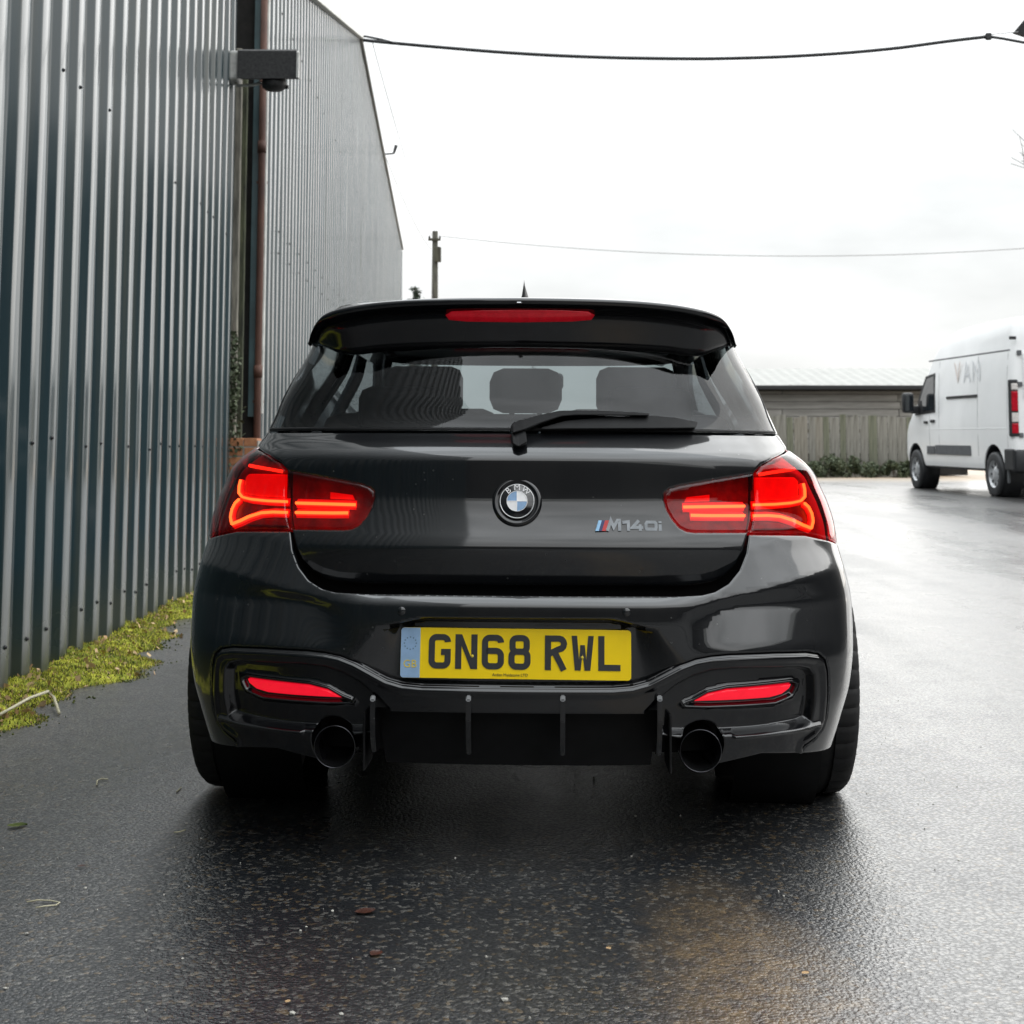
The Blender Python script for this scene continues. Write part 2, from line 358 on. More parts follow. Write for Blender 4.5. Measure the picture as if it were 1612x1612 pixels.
# rusty downpipe
M['rust']=pmat('rusty_pipe',(.045,.018,.013),rough=.7,base2=(.12,.052,.033),vscale=4,detail=8,stretch=(1,1,.5))
pb=at(406.5,680,12.72); px_=pb.x
pr=empty('downpipe',(px_,12.66,0)); tag(pr,'rust brown round downpipe on the corner of the far clad wall','pipe')
MB().tube([(0,0,0),(0,0,1.7),(.002,.0,3.4),(0,0,5.3)],.029,14).build('pipe',M['rust'],pr,True)
for z in (1.7,3.6): MB().lathe([(z-.05,.029),(z-.05,.036),(z+.05,.036),(z+.05,.029)],axis='z',n=14).build('collar',M['rust'],pr,True)
for z in (1.45,3.3,4.9): MB().box((-.0,.035,z),(.09,.03,.025),.004).build('bracket',M['rust'],pr)
# mossy timber post in the gap
M['post']=pmat('mossy_timber',(.10,.095,.08),rough=.9,base2=(.30,.28,.23),vscale=7,detail=9,stretch=(3,3,.4),bump=.5,bscale=40,bdist=.01)
M['post2']=pmat('green_stained_timber',(.02,.022,.016),rough=.9,base2=(.09,.10,.055),vscale=5,detail=9,stretch=(3,3,.6),bump=.5,bscale=40)
pa=at(371.5,400,12.5)
gp=empty('timber_post',(pa.x,12.5,0)); tag(gp,'weathered mossy timber post in the dark gap between the clad walls','post')
MB().box((0,0,2.2),(.055,.08,4.4),.008).build('post_board',M['post'],gp)
MB().box((-.045,-.03,2.2),(.03,.05,4.4),.008).build('edge_board',M['post2'],gp)
MB().box((.045,.05,2.2),(.04,.06,4.4),.006).build('edge_board',M['post2'],gp)
# brick pier at the foot of the gap
M['brick']=pmat('orange_brick',(.30,.11,.05),rough=.9,base2=(.42,.19,.09),vscale=9,bump=.4,bscale=60)
M['mortar']=pmat('mortar',(.25,.23,.20),rough=.95,var=.3,vscale=20)
bp=empty('brick_pier',(at(388,690,12.45).x,12.42,0)); tag(bp,'low orange brick pier overgrown with moss beside the downpipe','pier')
MB().box((0,0,.56),(.235,.215,1.12)).build('mortar_core',M['mortar'],bp)
bk=MB().box((0,0,0),(.1075,.108,.066),.005).build('brick',M['brick'],bp); n=0
for r in range(15):
    for i in range(2):
        for j in range(2):
            loc=(-.059+.118*i+(.003*((r*7+i)%3-1)),-.056+.112*j,.036+r*.0765)
            if n==0: bk.location=loc
            else: share(bk,'brick',bp,loc)
            n+=1
# flood light on the end of the wall
M['lampblk']=pmat('weathered_black_casting',(.007,.007,.008),rough=.6,base2=(.03,.03,.03),vscale=45,detail=6,bump=.3,bscale=90,bdist=.003)
M['lampgrey']=pmat('pale_grey_plastic',(.45,.45,.43),rough=.6,var=.2,vscale=20)
L=at(418,107,11.9)
fl=empty('flood_light',(L.x,11.9,L.z)); tag(fl,'weathered black wall flood light with a round sensor under it','wall light')
mb=MB(); pr_=[(-.10,.10),(.11,.10),(.12,.075),(.12,-.085),(.09,-.13),(-.10,-.13)]
def prism(pts,x0,x1):
    n=len(pts); v=[(x0,)+p for p in pts]+[(x1,)+p for p in pts]
    return v,[tuple(range(n-1,-1,-1)),tuple(range(n,2*n))]+[(i,(i+1)%n,n+(i+1)%n,n+i) for i in range(n)]
hood=[(-.14,-.12),(-.13,.105),(-.10,.125),(.11,.125),(.13,.10),(.13,-.06)]
v,f=prism(hood,-.20,.265); autosmooth(MB().add(v,f).build('hood',M['lampblk'],fl),30)
v,f=prism([(-.15,-.115),(-.14,.09),(-.10,.11),(-.09,-.115)],.267,.285); MB().add(v,f).build('end_plate',M['lampgrey'],fl)
MB().box((-.245,0,.0),(.085,.2,.24),.02).build('mounting_box',M['lampgrey'],fl)
mb=MB().lathe([(-.10,.0),(-.10,.09),(-.105,.095),(-.14,.10),(-.165,.095),(-.185,.07),(-.19,0)],axis='z',n=20,c=(.075,-.02,0)); mb.build('sensor',M['lampblk'],fl,True)
MB().box((.175,-.02,-.16),(.03,.03,.03),.006).build('sensor_knob',M['lampblk'],fl)
MB().tube([(-.25,0,-.1),(-.22,0,-.145),(-.1,0,-.14),(-.03,0,-.12)],.012,8).build('cable',M['lampgrey'],fl,True)
# wall bracket back to the cladding
MB().box((-.33,.05,0),(.16,.07,.07),.01).build('bracket',M['lampblk'],fl)

# --- overhead cables, poles ------------------------------------------
M['cable']=pmat('black_cable',(.010,.010,.011),rough=.6,var=.3,vscale=30)
M['wire']=pmat('grey_wire',(.20,.20,.20),rough=.6,var=.2,vscale=30)
def sag(a,b,s,n=24): 
    return [a.lerp(b,i/n)+Vector((0,0,-4*s*(i/n)*(1-i/n))) for i in range(n+1)]
A=at(560,62,25.6); B=at(1555,57,25.0)
ctrl=[(560,62),(600,66),(700,75),(800,83),(900,88.5),(1000,91.5),(1100,92.5),(1200,90.5),(1300,85.5),(1400,77),(1500,64),(1556,57.5)]
fx=pchip([c[0] for c in ctrl],[c[1] for c in ctrl])
pth=[at(x,float(fx(x)),25.6-.6*(x-560)/996) for x in np.linspace(560,1556,50)]
MBc=MB().tube(pth,.031,8)
cbr=empty('overhead_cable',tuple(A)); tag(cbr,'thick black overhead cable sagging from the gable top across the white sky','cable')
def rel(mb,o): mb.v=[tuple(Vector(p)-Vector(o)) for p in mb.v]; return mb
rel(MBc,A).build('cable',M['cable'],cbr,True)
E1=at(1556,57.5,25.0); E2=at(1640,78,24.9)
rel(MB().tube([E1,at(1580,61,25),at(1612,67,24.9),E2,at(1720,120,24.8)],.026,8),A).build('tail',M['cable'],cbr,True)
rel(MB().tube([A+Vector((-.15,0,.02)),at(575,57,25.6),at(600,62,25.6),at(625,69,25.5)],.02,8),A).build('strain_wire',M['cable'],cbr,True)
rel(MB().box(tuple(E1),(.1,.08,.12),.02),A).build('clamp',M['cable'],cbr)
rel(MB().tube([E1+Vector((0,0,.03)),at(1603,50,25)],.008,6),A).build('hanger',M['wire'],cbr)
rel(MB().tube([at(563,72,25.9),at(563.5,140,25.95),at(563,214,26)],.028,8),A).build('drop_cable',M['cable'],cbr,True)
M['pole']=pmat('tarred_timber_pole',(.030,.027,.022),rough=.9,base2=(.07,.07,.05),vscale=6,bump=.3,bscale=20,stretch=(2,2,.3))
def pole(base,h,r,label,arms=True):
    o=empty('utility_pole',base); tag(o,label,'pole')
    MB().tube([(0,0,-.3),(0,0,h*.5),(0,0,h)],[r*1.1,r,r*.85],12).build('shaft',M['pole'],o,True)
    return o
pP=at(685,364,60.); pw=pole((pP.x,60,gz(0,60)),pP.z-gz(0,60),.135,'tall dark timber utility pole standing beyond the end of the clad wall')
MB().box((.12,-.1,pP.z-gz(0,60)-.95),(.26,.25,.6),.03).build('transformer_box',M['pole'],pw)
MB().box((-.02,-.12,pP.z-gz(0,60)-.35),(.5,.09,.1),.01).build('crossarm',M['pole'],pw)
for x in (-.22,.2): MB().lathe([(0,.0),(0,.03),(.05,.045),(.09,.03),(.12,.0)],axis='z',n=8,c=(x,-.12,pP.z-gz(0,60)-.3)).build('insulator',M['cable'],pw)
qP=at(1655,20,25.); qo=pole((qP.x,25.2,gz(0,25)),qP.z-gz(0,25)+.6,.13,'timber cable pole with a dark bracket pointing towards the sky cable')
v,f=prism([(-.08,-.05),(.08,-.05),(.08,.22),(-.08,.12)],-.62,-.05)
c1=at(1598,49,25.05); c0=Vector((qP.x,25.2,gz(0,25)))
d=c1-c0
mb=MB(); mb.add([(d.x,-.1,d.z),(d.x+.28,-.16,d.z+.33),(-.02,-.16,d.z+.33),(-.02,-.1,d.z-.15),(d.x+.28,-.1,d.z-.1),
                 (d.x,.0,d.z),(d.x+.28,.0,d.z+.33),(-.02,.0,d.z+.33),(-.02,.0,d.z-.15),(d.x+.28,.0,d.z-.1)],
   [(0,1,2,3,4),(9,8,7,6,5),(0,5,6,1),(1,6,7,2),(2,7,8,3),(3,8,9,4),(4,9,5,0)]); mb.build('bracket',M['cable'],qo)
def wire(a,b,s,r,label):
    p=sag(a,b,s); o=rel(MB().tube(p,r,5),a).build('overhead_wire',M['wire'],None,True); o.location=a; tag(o,label,'wire'); return o
wire(at(586,66,27),at(680,372,59.8),.25,.008,'thin grey wire running from gable corner down to the distant pole top')
wire(at(604,238,36.2),at(678,392,59.8),.25,.010,'faint wire from the wall insulator bracket to the distant pole')
wire(at(696,372,60),at(1640,389,58),.55,.014,'thin grey wire running from the distant pole across the sky above the shed')
ib=empty('insulator_bracket',tuple(at(600,243,35.8))); tag(ib,'small dark insulator bracket sticking out high on the far clad wall','bracket')
MB().tube([(0,0,0),(.3,0,.02)],.022,6).build('arm',M['cable'],ib); MB().tube([(.3,0,.02),(.36,0,.22)],[.03,.045],6).build('insulator',M['cable'],ib)

# unseen building added behind the camera so the paint mirrors a dark skyline
M['added_barn']=pmat('added_barn_boards',(.03,.028,.025),rough=.85,var=.4,vscale=3,stretch=(3,3,.4))
bn=empty('added_barn',(3.0,-17,0)); tag(bn,'unseen dark boarded building added behind the camera, mirrored as a low skyline in the tailgate','added_barn')
MB().box((0,0,1.9),(26,5,3.8),.02).build('wall',M['added_barn'],bn)
v,f=prism([(-2.8,3.8),(2.8,3.8),(0,5.4)],-13.3,13.3); MB().add(v,f).build('roof',M['roofsheet'],bn)
for x in (-7,-1,6): MB().box((x,2.52,1.6),(3.2,.06,3.1),.01).build('door',M['dark'],bn)

b2_=empty('added_barn',(14.5,1.5,0),PI/2); tag(b2_,'unseen long dark building added beside the yard, mirrored in the ribbed wall','added_barn')  # added out of view to darken what the wall ribs mirror
MB().box((0,0,2.3),(26,5,4.6),.02).build('wall',M['added_barn'],b2_)
v,f=prism([(-2.8,4.6),(2.8,4.6),(0,6.0)],-13.3,13.3); MB().add(v,f).build('roof',M['roofsheet'],b2_)
for x in (-8,-2,7): MB().box((x,2.52,1.7),(3.6,.06,3.3),.01).build('door',M['dark'],b2_)
# ================================================================== THE CAR
CARX,CARY,CYAW,CROLL=.008,3.47,math.radians(1.5),math.radians(.35)
car=empty('hatchback_car',(CARX,CARY,0)); 
CR=Matrix.Rotation(-CYAW,3,'Z')@Matrix.Rotation(CROLL,3,'Y')
car.rotation_euler=CR.to_euler()
tag(car,'black five door hatchback seen from behind, tail lights lit, yellow plate','car')
CRn=np.array(CR); C0=np.array([CARX,CARY,0])
# ---- paints
def carpaint():
    m=pmat('black_metallic_paint',(.0042,.0048,.006),rough=.36,metal=0,spec=.2,coat=1,coatr=.035)
    m.node_tree.nodes['Principled BSDF'].inputs['Coat IOR'].default_value=1.7
    t=m.node_tree; p=t.nodes['Principled BSDF']
    tcn=N(t,'ShaderNodeTexCoord'); 
    # road film: dusty film and dried spots
    n1=N(t,'ShaderNodeTexNoise'); n1.inputs['Scale'].default_value=3.0; n1.inputs['Detail'].default_value=8
    n2=N(t,'ShaderNodeTexVoronoi'); n2.inputs['Scale'].default_value=46
    sc2=N(t,'ShaderNodeSeparateColor')
    t.links.new(tcn.outputs['Object'],n1.inputs[0]); t.links.new(tcn.outputs['Object'],n2.inputs[0]); t.links.new(n2.outputs['Color'],sc2.inputs[0])
    ds=N(t,'ShaderNodeMapRange'); ds.inputs[1].default_value=.0; ds.inputs[2].default_value=.11; ds.inputs[3].default_value=1; ds.inputs[4].default_value=0; t.links.new(n2.outputs['Distance'],ds.inputs[0])
    gt=N(t,'ShaderNodeMath',operation='GREATER_THAN'); gt.inputs[1].default_value=.80; t.links.new(sc2.outputs[0],gt.inputs[0])
    mu=N(t,'ShaderNodeMath',operation='MULTIPLY'); t.links.new(ds.outputs[0],mu.inputs[0]); t.links.new(gt.outputs[0],mu.inputs[1])
    mu2=N(t,'ShaderNodeMath',operation='MULTIPLY'); mu2.inputs[1].default_value=.55; t.links.new(mu.outputs[0],mu2.inputs[0])
    fm=N(t,'ShaderNodeMapRange'); fm.inputs[1].default_value=.42; fm.inputs[2].default_value=.75; fm.inputs[3].default_value=0; fm.inputs[4].default_value=.014; t.links.new(n1.outputs[0],fm.inputs[0])
    ad=N(t,'ShaderNodeMath',operation='ADD'); t.links.new(mu2.outputs[0],ad.inputs[0]); t.links.new(fm.outputs[0],ad.inputs[1])
    mc=N(t,'ShaderNodeMixRGB'); mc.inputs[1].default_value=(.0042,.0048,.006,1); mc.inputs[2].default_value=(.20,.20,.19,1)
    t.links.new(ad.outputs[0],mc.inputs[0]); t.links.new(mc.outputs[0],p.inputs['Base Color'])
    cr=N(t,'ShaderNodeMapRange'); cr.inputs[1].default_value=.35; cr.inputs[2].default_value=.75; cr.inputs[3].default_value=.03; cr.inputs[4].default_value=.09; t.links.new(n1.outputs[0],cr.inputs[0]); t.links.new(cr.outputs[0],p.inputs['Coat Roughness'])
    return m
M['paint']=carpaint()
M['gloss']=pmat('gloss_black_trim',(.004,.004,.005),rough=.12,spec=.5,coat=.6,coatr=.05,rvar=.05,vscale=12)
M['plastic']=pmat('satin_black_plastic',(.005,.005,.0055),rough=.55,spec=.25,var=.3,vscale=25,bump=.08,bscale=300,bdist=.001)
M['shell']=pmat('black_inner_shell',(.004,.004,.0045),rough=.6,spec=.3,var=.4,vscale=20)
M['tyre']=pmat('tyre_rubber',(.011,.011,.012),rough=.75,spec=.3,base2=(.022,.021,.020),vscale=14,bump=.15,bscale=120,bdist=.002)
M['chrome']=pmat('chrome',(.75,.76,.78),rough=.12,metal=1,var=.1,vscale=10)
M['rim']=pmat('dark_alloy',(.06,.06,.065),rough=.3,metal=.8,var=.2,vscale=10)
M['darkchrome']=pmat('dark_chrome_tip',(.10,.10,.11),rough=.2,metal=1,var=.3,vscale=30)
M['tint']=glassmat('tinted_glass',(.40,.45,.47),1.47)
M['privacy']=glassmat('privacy_glass',(.13,.14,.15),1.5)
M['clear']=glassmat('clear_glass',(.82,.87,.86),1.5)
M['lens']=glassmat('red_lens',(.95,.10,.12),1.5,.02)
M['redhouse']=pmat('dark_red_housing',(.20,.006,.012),rough=.35,spec=.5,var=.4,vscale=30)
M['redglow']=pmat('lit_red_diffuser',(.5,.01,.01),rough=.5,emit=(1,.012,.012),es=.42,var=.2,vscale=20)
M['bar']=pmat('lit_light_bar',(.6,.1,.03),rough=.4,emit=(1.0,1.0,.14),es=2.3,var=.1,vscale=20)
M['barhalo']=pmat('lit_bar_edge',(.5,.03,.01),rough=.4,emit=(1.0,.14,.05),es=1.5,var=.1,vscale=20)
M['barsoft']=pmat('lit_bar_spill',(.4,.01,.01),rough=.4,emit=(1.0,.03,.02),es=.5,var=.2,vscale=20)
M['reflector']=pmat('red_reflector_added_glow',(.55,.008,.02),rough=.25,spec=.5,emit=(1,.008,.03),es=.5,bump=.3,bscale=260,bdist=.001,var=.15,vscale=40)  # no lamp behind it: emission added so the reflector looks bright
M['brake']=pmat('lit_brake_strip',(.45,.010,.02),rough=.2,spec=.5,emit=(1,.012,.03),es=.10,var=.25,vscale=40)
M['cloth']=pmat('seat_leather',(.008,.008,.010),rough=.6,var=.3,vscale=20)

# ---- body surface: horizontal sections, superellipse tail and nose
_n=2.8
_q=np.linspace(0,PI/2,40001); _sx=np.sin(_q)**(2/_n); _sy=(1-np.cos(_q)**(2/_n))
_ar=np.concatenate([[0],np.cumsum(np.hypot(np.diff(_sx)*.84,np.diff(_sy)*.42))]); _ar/=_ar[-1]
_u=np.linspace(0,1,4001); _UX=np.interp(_u,_ar,_sx); _UY=np.interp(_u,_ar,_sy)
class Surf:
    def __init__(s,yc,Wt,Dt,yf,Df,gw):
        s.yc=pchip(*zip(*yc)); s.W=pchip(*zip(*Wt)); s.D=pchip(*zip(*Dt)); s.yf=pchip(*zip(*yf)); s.Df=Df; s.gw=gw
    def yend(s,z): return s.yc(z)+s.D(z)
    def yfend(s,z): return s.yf(z)-s.Df
    def u_of_y(s,y,z): return 1+(y-s.yend(z))/(s.yfend(z)-s.yend(z))
    def __call__(s,u,z):
        u=np.asarray(u,float); z=np.asarray(z,float); sg=np.sign(u); a=np.abs(u)
        ur=np.clip(a,0,1); uf=np.clip(3-a,0,1)
        xr=np.interp(ur,_u,_UX); yr=s.yc(z)+s.D(z)*np.interp(ur,_u,_UY)
        xf=np.interp(uf,_u,_UX); yfr=s.yf(z)-s.Df*np.interp(uf,_u,_UY)
        ysd=s.yend(z)+(a-1)*(s.yfend(z)-s.yend(z))
        y=np.where(a<=1,yr,np.where(a>=2,yfr,ysd)); f=np.where(a<=1,xr,np.where(a>=2,xf,1.))
        x=f*s.W(z)*s.gw(y,z)
        bw=.018+.022*sst(1.0,1.1,z)
        y=y+np.where(a<=1,bw*f*f,np.where(a<2,bw*np.clip(2-a,0,1),0))
        return np.stack([sg*x,y,z*np.ones_like(x)],-1)
WT=[(0.18, 0.7488), (0.27, 0.7779), (0.35, 0.8026), (0.43, 0.8228), (0.5, 0.8296), (0.61, 0.8313), (0.71, 0.8079), (0.757, 0.7975), (0.8, 0.7935), (0.854, 0.7773), (0.9, 0.7527), (0.928, 0.735), (0.955, 0.7057), (0.982, 0.6705), (1.023, 0.648), (1.1, 0.619), (1.18, 0.58), (1.24, 0.552), (1.3, 0.535), (1.36, 0.5), (1.4, 0.42)]
DT=[(.18,.40),(.5,.43),(.80,.43),(.88,.40),(.95,.33),(1.023,.27),(1.24,.21),(1.40,.2)]
_gy=pchip([-.5,.0,.35,.50,.70,.87,1.3,2.2,3.0,3.5,3.9,4.4],[.985,.985,.995,1.0,1.035,1.058,1.03,1.02,1.03,1.05,1.0,.97])
_gt=pchip([-.5,.0,.3,.6,1.2,2.0,2.6,3.2,4.4],[1,1,1,1.012,1.06,1.075,1.06,1.0,.9])
def gw(y,z):
    k=sst(.86,1.0,z); return _gy(y)*(1-k)+_gt(y)*k
HATCH=[(.18,.12),(.60,.10),(.648,.088),(.666,.081),(.70,.069),(.735,.058),(.748,.0555),(.762,.057),(.80,.0685),(.84,.079),(.87,.083),(.92,.0845),(.952,.0855),(.962,.0875),(.972,.0945),(.99,.116),(1.023,.158),
       (1.10,.198),(1.18,.240),(1.24,.272),(1.30,.308),(1.36,.40),(1.40,.56)]
FRB=[(.18,4.2),(.3,4.27),(.5,4.30),(.65,4.27),(.75,4.15),(.9,3.9),(1.023,3.6),(1.4,3.5)]
FRG=[(.9,3.45),(1.0,3.22),(1.1,2.97),(1.2,2.72),(1.3,2.45),(1.36,2.27),(1.40,2.1)]
upper=Surf(HATCH,WT,DT,FRB,.75,gw)
green=Surf(HATCH,WT,DT,FRG,.32,gw)
# bumper: key heights and depths that change from the middle to the corners
def bumper(u,z):
    u=np.asarray(u,float); z=np.asarray(z,float)
    base=upper(u,z); a=np.abs(base[...,0]); ya=upper.yc(z)
    s1=sst(.30,.62,a); s2=sst(.40,.80,a); s3=sst(.36,.50,a)
    zk=[.20*np.ones_like(a),.30*np.ones_like(a),.40*np.ones_like(a),.46+.04*s3,.525+.01*s3,.585+.045*s3,.633+.068*s2,.652+.125*s1+.0*a,.80*np.ones_like(a),1.0*np.ones_like(a)]
    yk=[.055,.028,.012-.008*s3,.006-.014*s3,.004-.006*s3,.002+.026*s3,.004+.012*s3,.030+.026*s1,.075,.09]
    # smooth piecewise interpolation in z
    d=np.zeros_like(a); 
    zk=np.stack(np.broadcast_arrays(*zk),0); yk=np.stack([np.broadcast_to(np.asarray(v,float),a.shape) for v in yk],0)
    K=len(zk); h=np.diff(zk,axis=0); r=np.zeros_like(a)
    for dz_ in (-.008,-.0045,-.0015,.0015,.0045,.008):
        zz=np.clip(z+dz_,zk[0],zk[-1]); v=yk[0].copy()
        for i in range(K-1):
            t=np.clip((zz-zk[i])/h[i],0,1); v=v+t*(yk[i+1]-yk[i])
        r=r+v/6
    fade=1-sst(.30,.62,base[...,1])         # profile dies out along the sides
    base[...,1]=base[...,1]+(r-ya)*fade
    # the same outward bulge on the flank
    return base
def to_px(P): return projw(C0+P@CRn.T)
def solve(S,px,py,u0=.4,z0=.8):
    """photo pixel -> (u,z) on the car surface S"""
    u,z=u0,z0; e=1e-4
    for _ in range(40):
        q=to_px(S(np.array([u,u+e,u]),np.array([z,z,z+e])))
        r=np.array([px,py])-q[0]; J=np.stack([(q[1]-q[0])/e,(q[2]-q[0])/e],1)
        try: d=np.linalg.solve(J,r)
        except Exception: break
        L=np.linalg.norm(d); 
        if L>.1: d*=.1/L
        u+=d[0]; z+=d[1]; u=min(max(u,-.99),.99); z=min(max(z,.19),1.38)
        if L<1e-6: break
    return (u,z)
def trace(S,pts,u0=.4,z0=.8): 
    o=[]; 
    for (x,y) in pts:
        u0_=u0 if not o else o[-1][0]; z0_=z0 if not o else o[-1][1]
        o.append(solve(S,x,y,u0_,z0_))
    return o
def mir(pts): return [(-u,z) for u,z in reversed(pts)]
def sym(pts):                       # right half, from middle bottom to middle top -> closed symmetric outline
    return pts+[(-u,z) for u,z in reversed(pts) if abs(u)>1e-6]
SU=1.06                             # metres per u (roughly)
def dens(poly,step,closed=True):
    o=[]; n=len(poly)
    for i in range(n if closed else n-1):
        a=np.array(poly[i]); b=np.array(poly[(i+1)%n]); L=math.hypot((b[0]-a[0])*SU,b[1]-a[1]); k=max(1,int(math.ceil(L/step)))
        for j in range(k): o.append(tuple(a+(b-a)*j/k))
    if not closed: o.append(tuple(poly[-1]))
    return o
def rounded(poly,r,n=5):
    """round the corners of a (u,z) outline"""
    o=[]; m=len(poly)
    for i in range(m):
        p0,p1,p2=[np.array(poly[(i+k)%m])*np.array([SU,1]) for k in (-1,0,1)]
        a=p0-p1;b=p2-p1; la,lb=np.linalg.norm(a),np.linalg.norm(b); rr=min(r,la*.45,lb*.45)
        A=p1+a/la*rr;B=p1+b/lb*rr
        for k in range(n+1):
            t=k/n; q=(1-t)**2*A+2*t*(1-t)*p1+t*t*B; o.append((q[0]/SU,q[1]))
    return o
def inpoly(P,poly):
    x,y=P[:,0],P[:,1]; r=np.zeros(len(P),bool); n=len(poly)
    for i in range(n):
        x1,y1=poly[i];x2,y2=poly[(i+1)%n]
        if y1==y2: continue
        c=((y1>y)!=(y2>y)); xi=(x2-x1)*(y-y1)/(y2-y1)+x1; r^=c&(x<xi)
    return r
def sdist(P,poly,closed=True):
    """unsigned distance in metres to an outline"""
    q=np.asarray(poly,float)*np.array([SU,1]); p=P*np.array([SU,1]); d=np.full(len(P),1e9); n=len(q)
    for i in range(n if closed else n-1):
        a=q[i];b=q[(i+1)%n]; ab=b-a; L=ab@ab
        if L<1e-14: continue
        t=np.clip(((p-a)@ab)/L,0,1); d=np.minimum(d,np.hypot(*(p-a-t[:,None]*ab).T))
    return d
def sd(P,poly): 
    d=sdist(P,poly); return np.where(inpoly(P,poly),d,-d)       # positive inside
def panel(name,S,poly,mat,parent,step=.012,holes=(),disp=None,off=0,edge=.005,skirt=.014,estep=None,feat=(),fstep=.005):
    """a skin panel on surface S inside a (u,z) outline; disp(P)->metres along the outward normal"""
    estep=estep or step*.6
    loops=[dens(poly,estep)]+[dens(h,estep) for h in holes]
    allv=[];edges=[]
    for lp in loops:
        b=len(allv); allv+=lp; edges+=[(b+i,b+(i+1)%len(lp)) for i in range(len(lp))]
    B=np.array(allv); us=np.arange(B[:,0].min(),B[:,0].max(),step/SU); zs=np.arange(B[:,1].min(),B[:,1].max(),step)
    G=np.stack(np.meshgrid(us,zs),-1).reshape(-1,2)
    k=inpoly(G,loops[0])
    for lp in loops[1:]: k&=~inpoly(G,lp)
    G=G[k]
    if len(G):
        dm=np.full(len(G),1e9)
        for lp in ([poly]+list(holes)): dm=np.minimum(dm,sdist(G,lp))
        # extra rings near the edge so the rolled edge is smooth
        G=G[dm>step*.45]
    # rings of points that follow the edge and every feature line
    rings=[]; ering=[.0016,.0032,.0055] if edge>0 else []
    for (pl_,cl_,ds_) in [(poly,True,ering)]+[(h,True,ering) for h in holes]+list(feat):
        Q=np.array(dens(pl_,fstep,cl_))*np.array([SU,1])
        if len(Q)<3: continue
        T=(np.roll(Q,-1,0)-np.roll(Q,1,0)) if cl_ else np.gradient(Q,axis=0)
        T/=np.maximum(np.linalg.norm(T,axis=1),1e-9)[:,None]; Nn2=np.stack([-T[:,1],T[:,0]],1)
        for dd in ds_:
            for sg_ in ((1,-1) if dd>0 else (1,)):
                R=(Q+Nn2*dd*sg_)/np.array([SU,1])
                ok=sdist(R,pl_,cl_)>=dd*.93
                R=R[ok]
                if len(R)==0: continue
                k2=inpoly(R,loops[0])
                for lp in loops[1:]: k2&=~inpoly(R,lp)
                R=R[k2]
                if len(R): 
                    dm2=np.full(len(R),1e9)
                    for lp in ([poly]+list(holes)): dm2=np.minimum(dm2,sdist(R,lp))
                    R=R[dm2>.0008]; rings.append(R)
    if rings:
        RR=np.concatenate(rings)
        # thin out: grid points closer than .5 step to a ring point go
        if len(G):
            cell={}
            for a_,b_ in RR: cell.setdefault((int(a_*SU//step),int(b_//step)),[]).append((a_*SU,b_))
            keep=[]
            for a_,b_ in G:
                ca,cb=int(a_*SU//step),int(b_//step); ok=True
                for i_ in (-1,0,1):
                    for j_ in (-1,0,1):
                        for (x_,y_) in cell.get((ca+i_,cb+j_),()):
                            if (x_-a_*SU)**2+(y_-b_)**2<(step*.45)**2: ok=False;break
                        if not ok: break
                    if not ok: break
                keep.append(ok)
            G=G[np.array(keep)]
        G=np.concatenate([G,RR]) if len(G) else RR
    pts=[Vector((a*SU,b)) for a,b in allv]+[Vector((a*SU,b)) for a,b in G]
    r=delaunay_2d_cdt(pts,edges,[],0,1e-7)
    V=np.array([(v.x/SU,v.y) for v in r[0]]); Fc=[tuple(f) for f in r[2]]
    cen=np.array([V[list(f)].mean(0) for f in Fc]); kk=inpoly(cen,loops[0])
    for lp in loops[1:]: kk&=~inpoly(cen,lp)
    Fc=[f for f,q in zip(Fc,kk) if q]
    def ev0(Q): return S(Q[:,0],Q[:,1])
    def nrm(fn,Q,e=8e-4):
        du=fn(Q+[e,0])-fn(Q-[e,0]); dz=fn(Q+[0,e])-fn(Q-[0,e]); n=np.cross(du,dz); return n/np.maximum(np.linalg.norm(n,axis=1),1e-12)[:,None]
    def ev(Q):
        p=ev0(Q); d=np.full(len(Q),float(off))
        if disp is not None: d=d+disp(Q)
        if edge>0:
            dm=np.full(len(Q),1e9)
            for lp in ([poly]+list(holes)): dm=np.minimum(dm,sdist(Q,lp))
            t=np.clip(1-dm/edge,0,1); d=d-edge*(1-np.sqrt(np.maximum(1-t*t*.9,0)))
        return p+nrm(ev0,Q)*d[:,None]
    P=ev(V); Nn=nrm(ev,V); 
    # face orientation: outward (towards -y at the tail)
    f0=Fc[len(Fc)//2]; fn_=np.cross(P[f0[1]]-P[f0[0]],P[f0[2]]-P[f0[0]])
    if fn_@Nn[f0[0]]<0: Fc=[(f[0],f[2],f[1]) for f in Fc]
    vs=list(P); nn=list(Nn); fcs=list(Fc)
    if skirt>0:
        cnt={}
        for f in Fc:
            for i in range(3):
                e=(f[i],f[(i+1)%3]); cnt[e]=cnt.get(e,0)+1
        bd=[e for e in cnt if (e[1],e[0]) not in cnt]; mp_={}
        N0=nrm(ev0,V)
        for a,b in bd:
            for q in (a,b):
                if q not in mp_: mp_[q]=len(vs); vs.append(P[q]-N0[q]*skirt); nn.append(Nn[q])
            fcs.append((b,a,mp_[a],mp_[b]))
    # orient check for mirrored sides is handled by custom normals
    me=bpy.data.meshes.new(name); me.from_pydata([tuple(map(float,v)) for v in vs],[],fcs); me.update(); me.materials.append(mat)
    me.polygons.foreach_set('use_smooth',[True]*len(me.polygons))
    ln=np.zeros((len(me.loops),3)); li=0
    for p_ in me.polygons:
        if len(p_.vertices)==4 and skirt>0:
            for l in p_.loop_indices: ln[l]=p_.normal
        else:
            for l in p_.loop_indices: ln[l]=nn[me.loops[l].vertex_index]
    me.normals_split_custom_set([tuple(v) for v in ln])
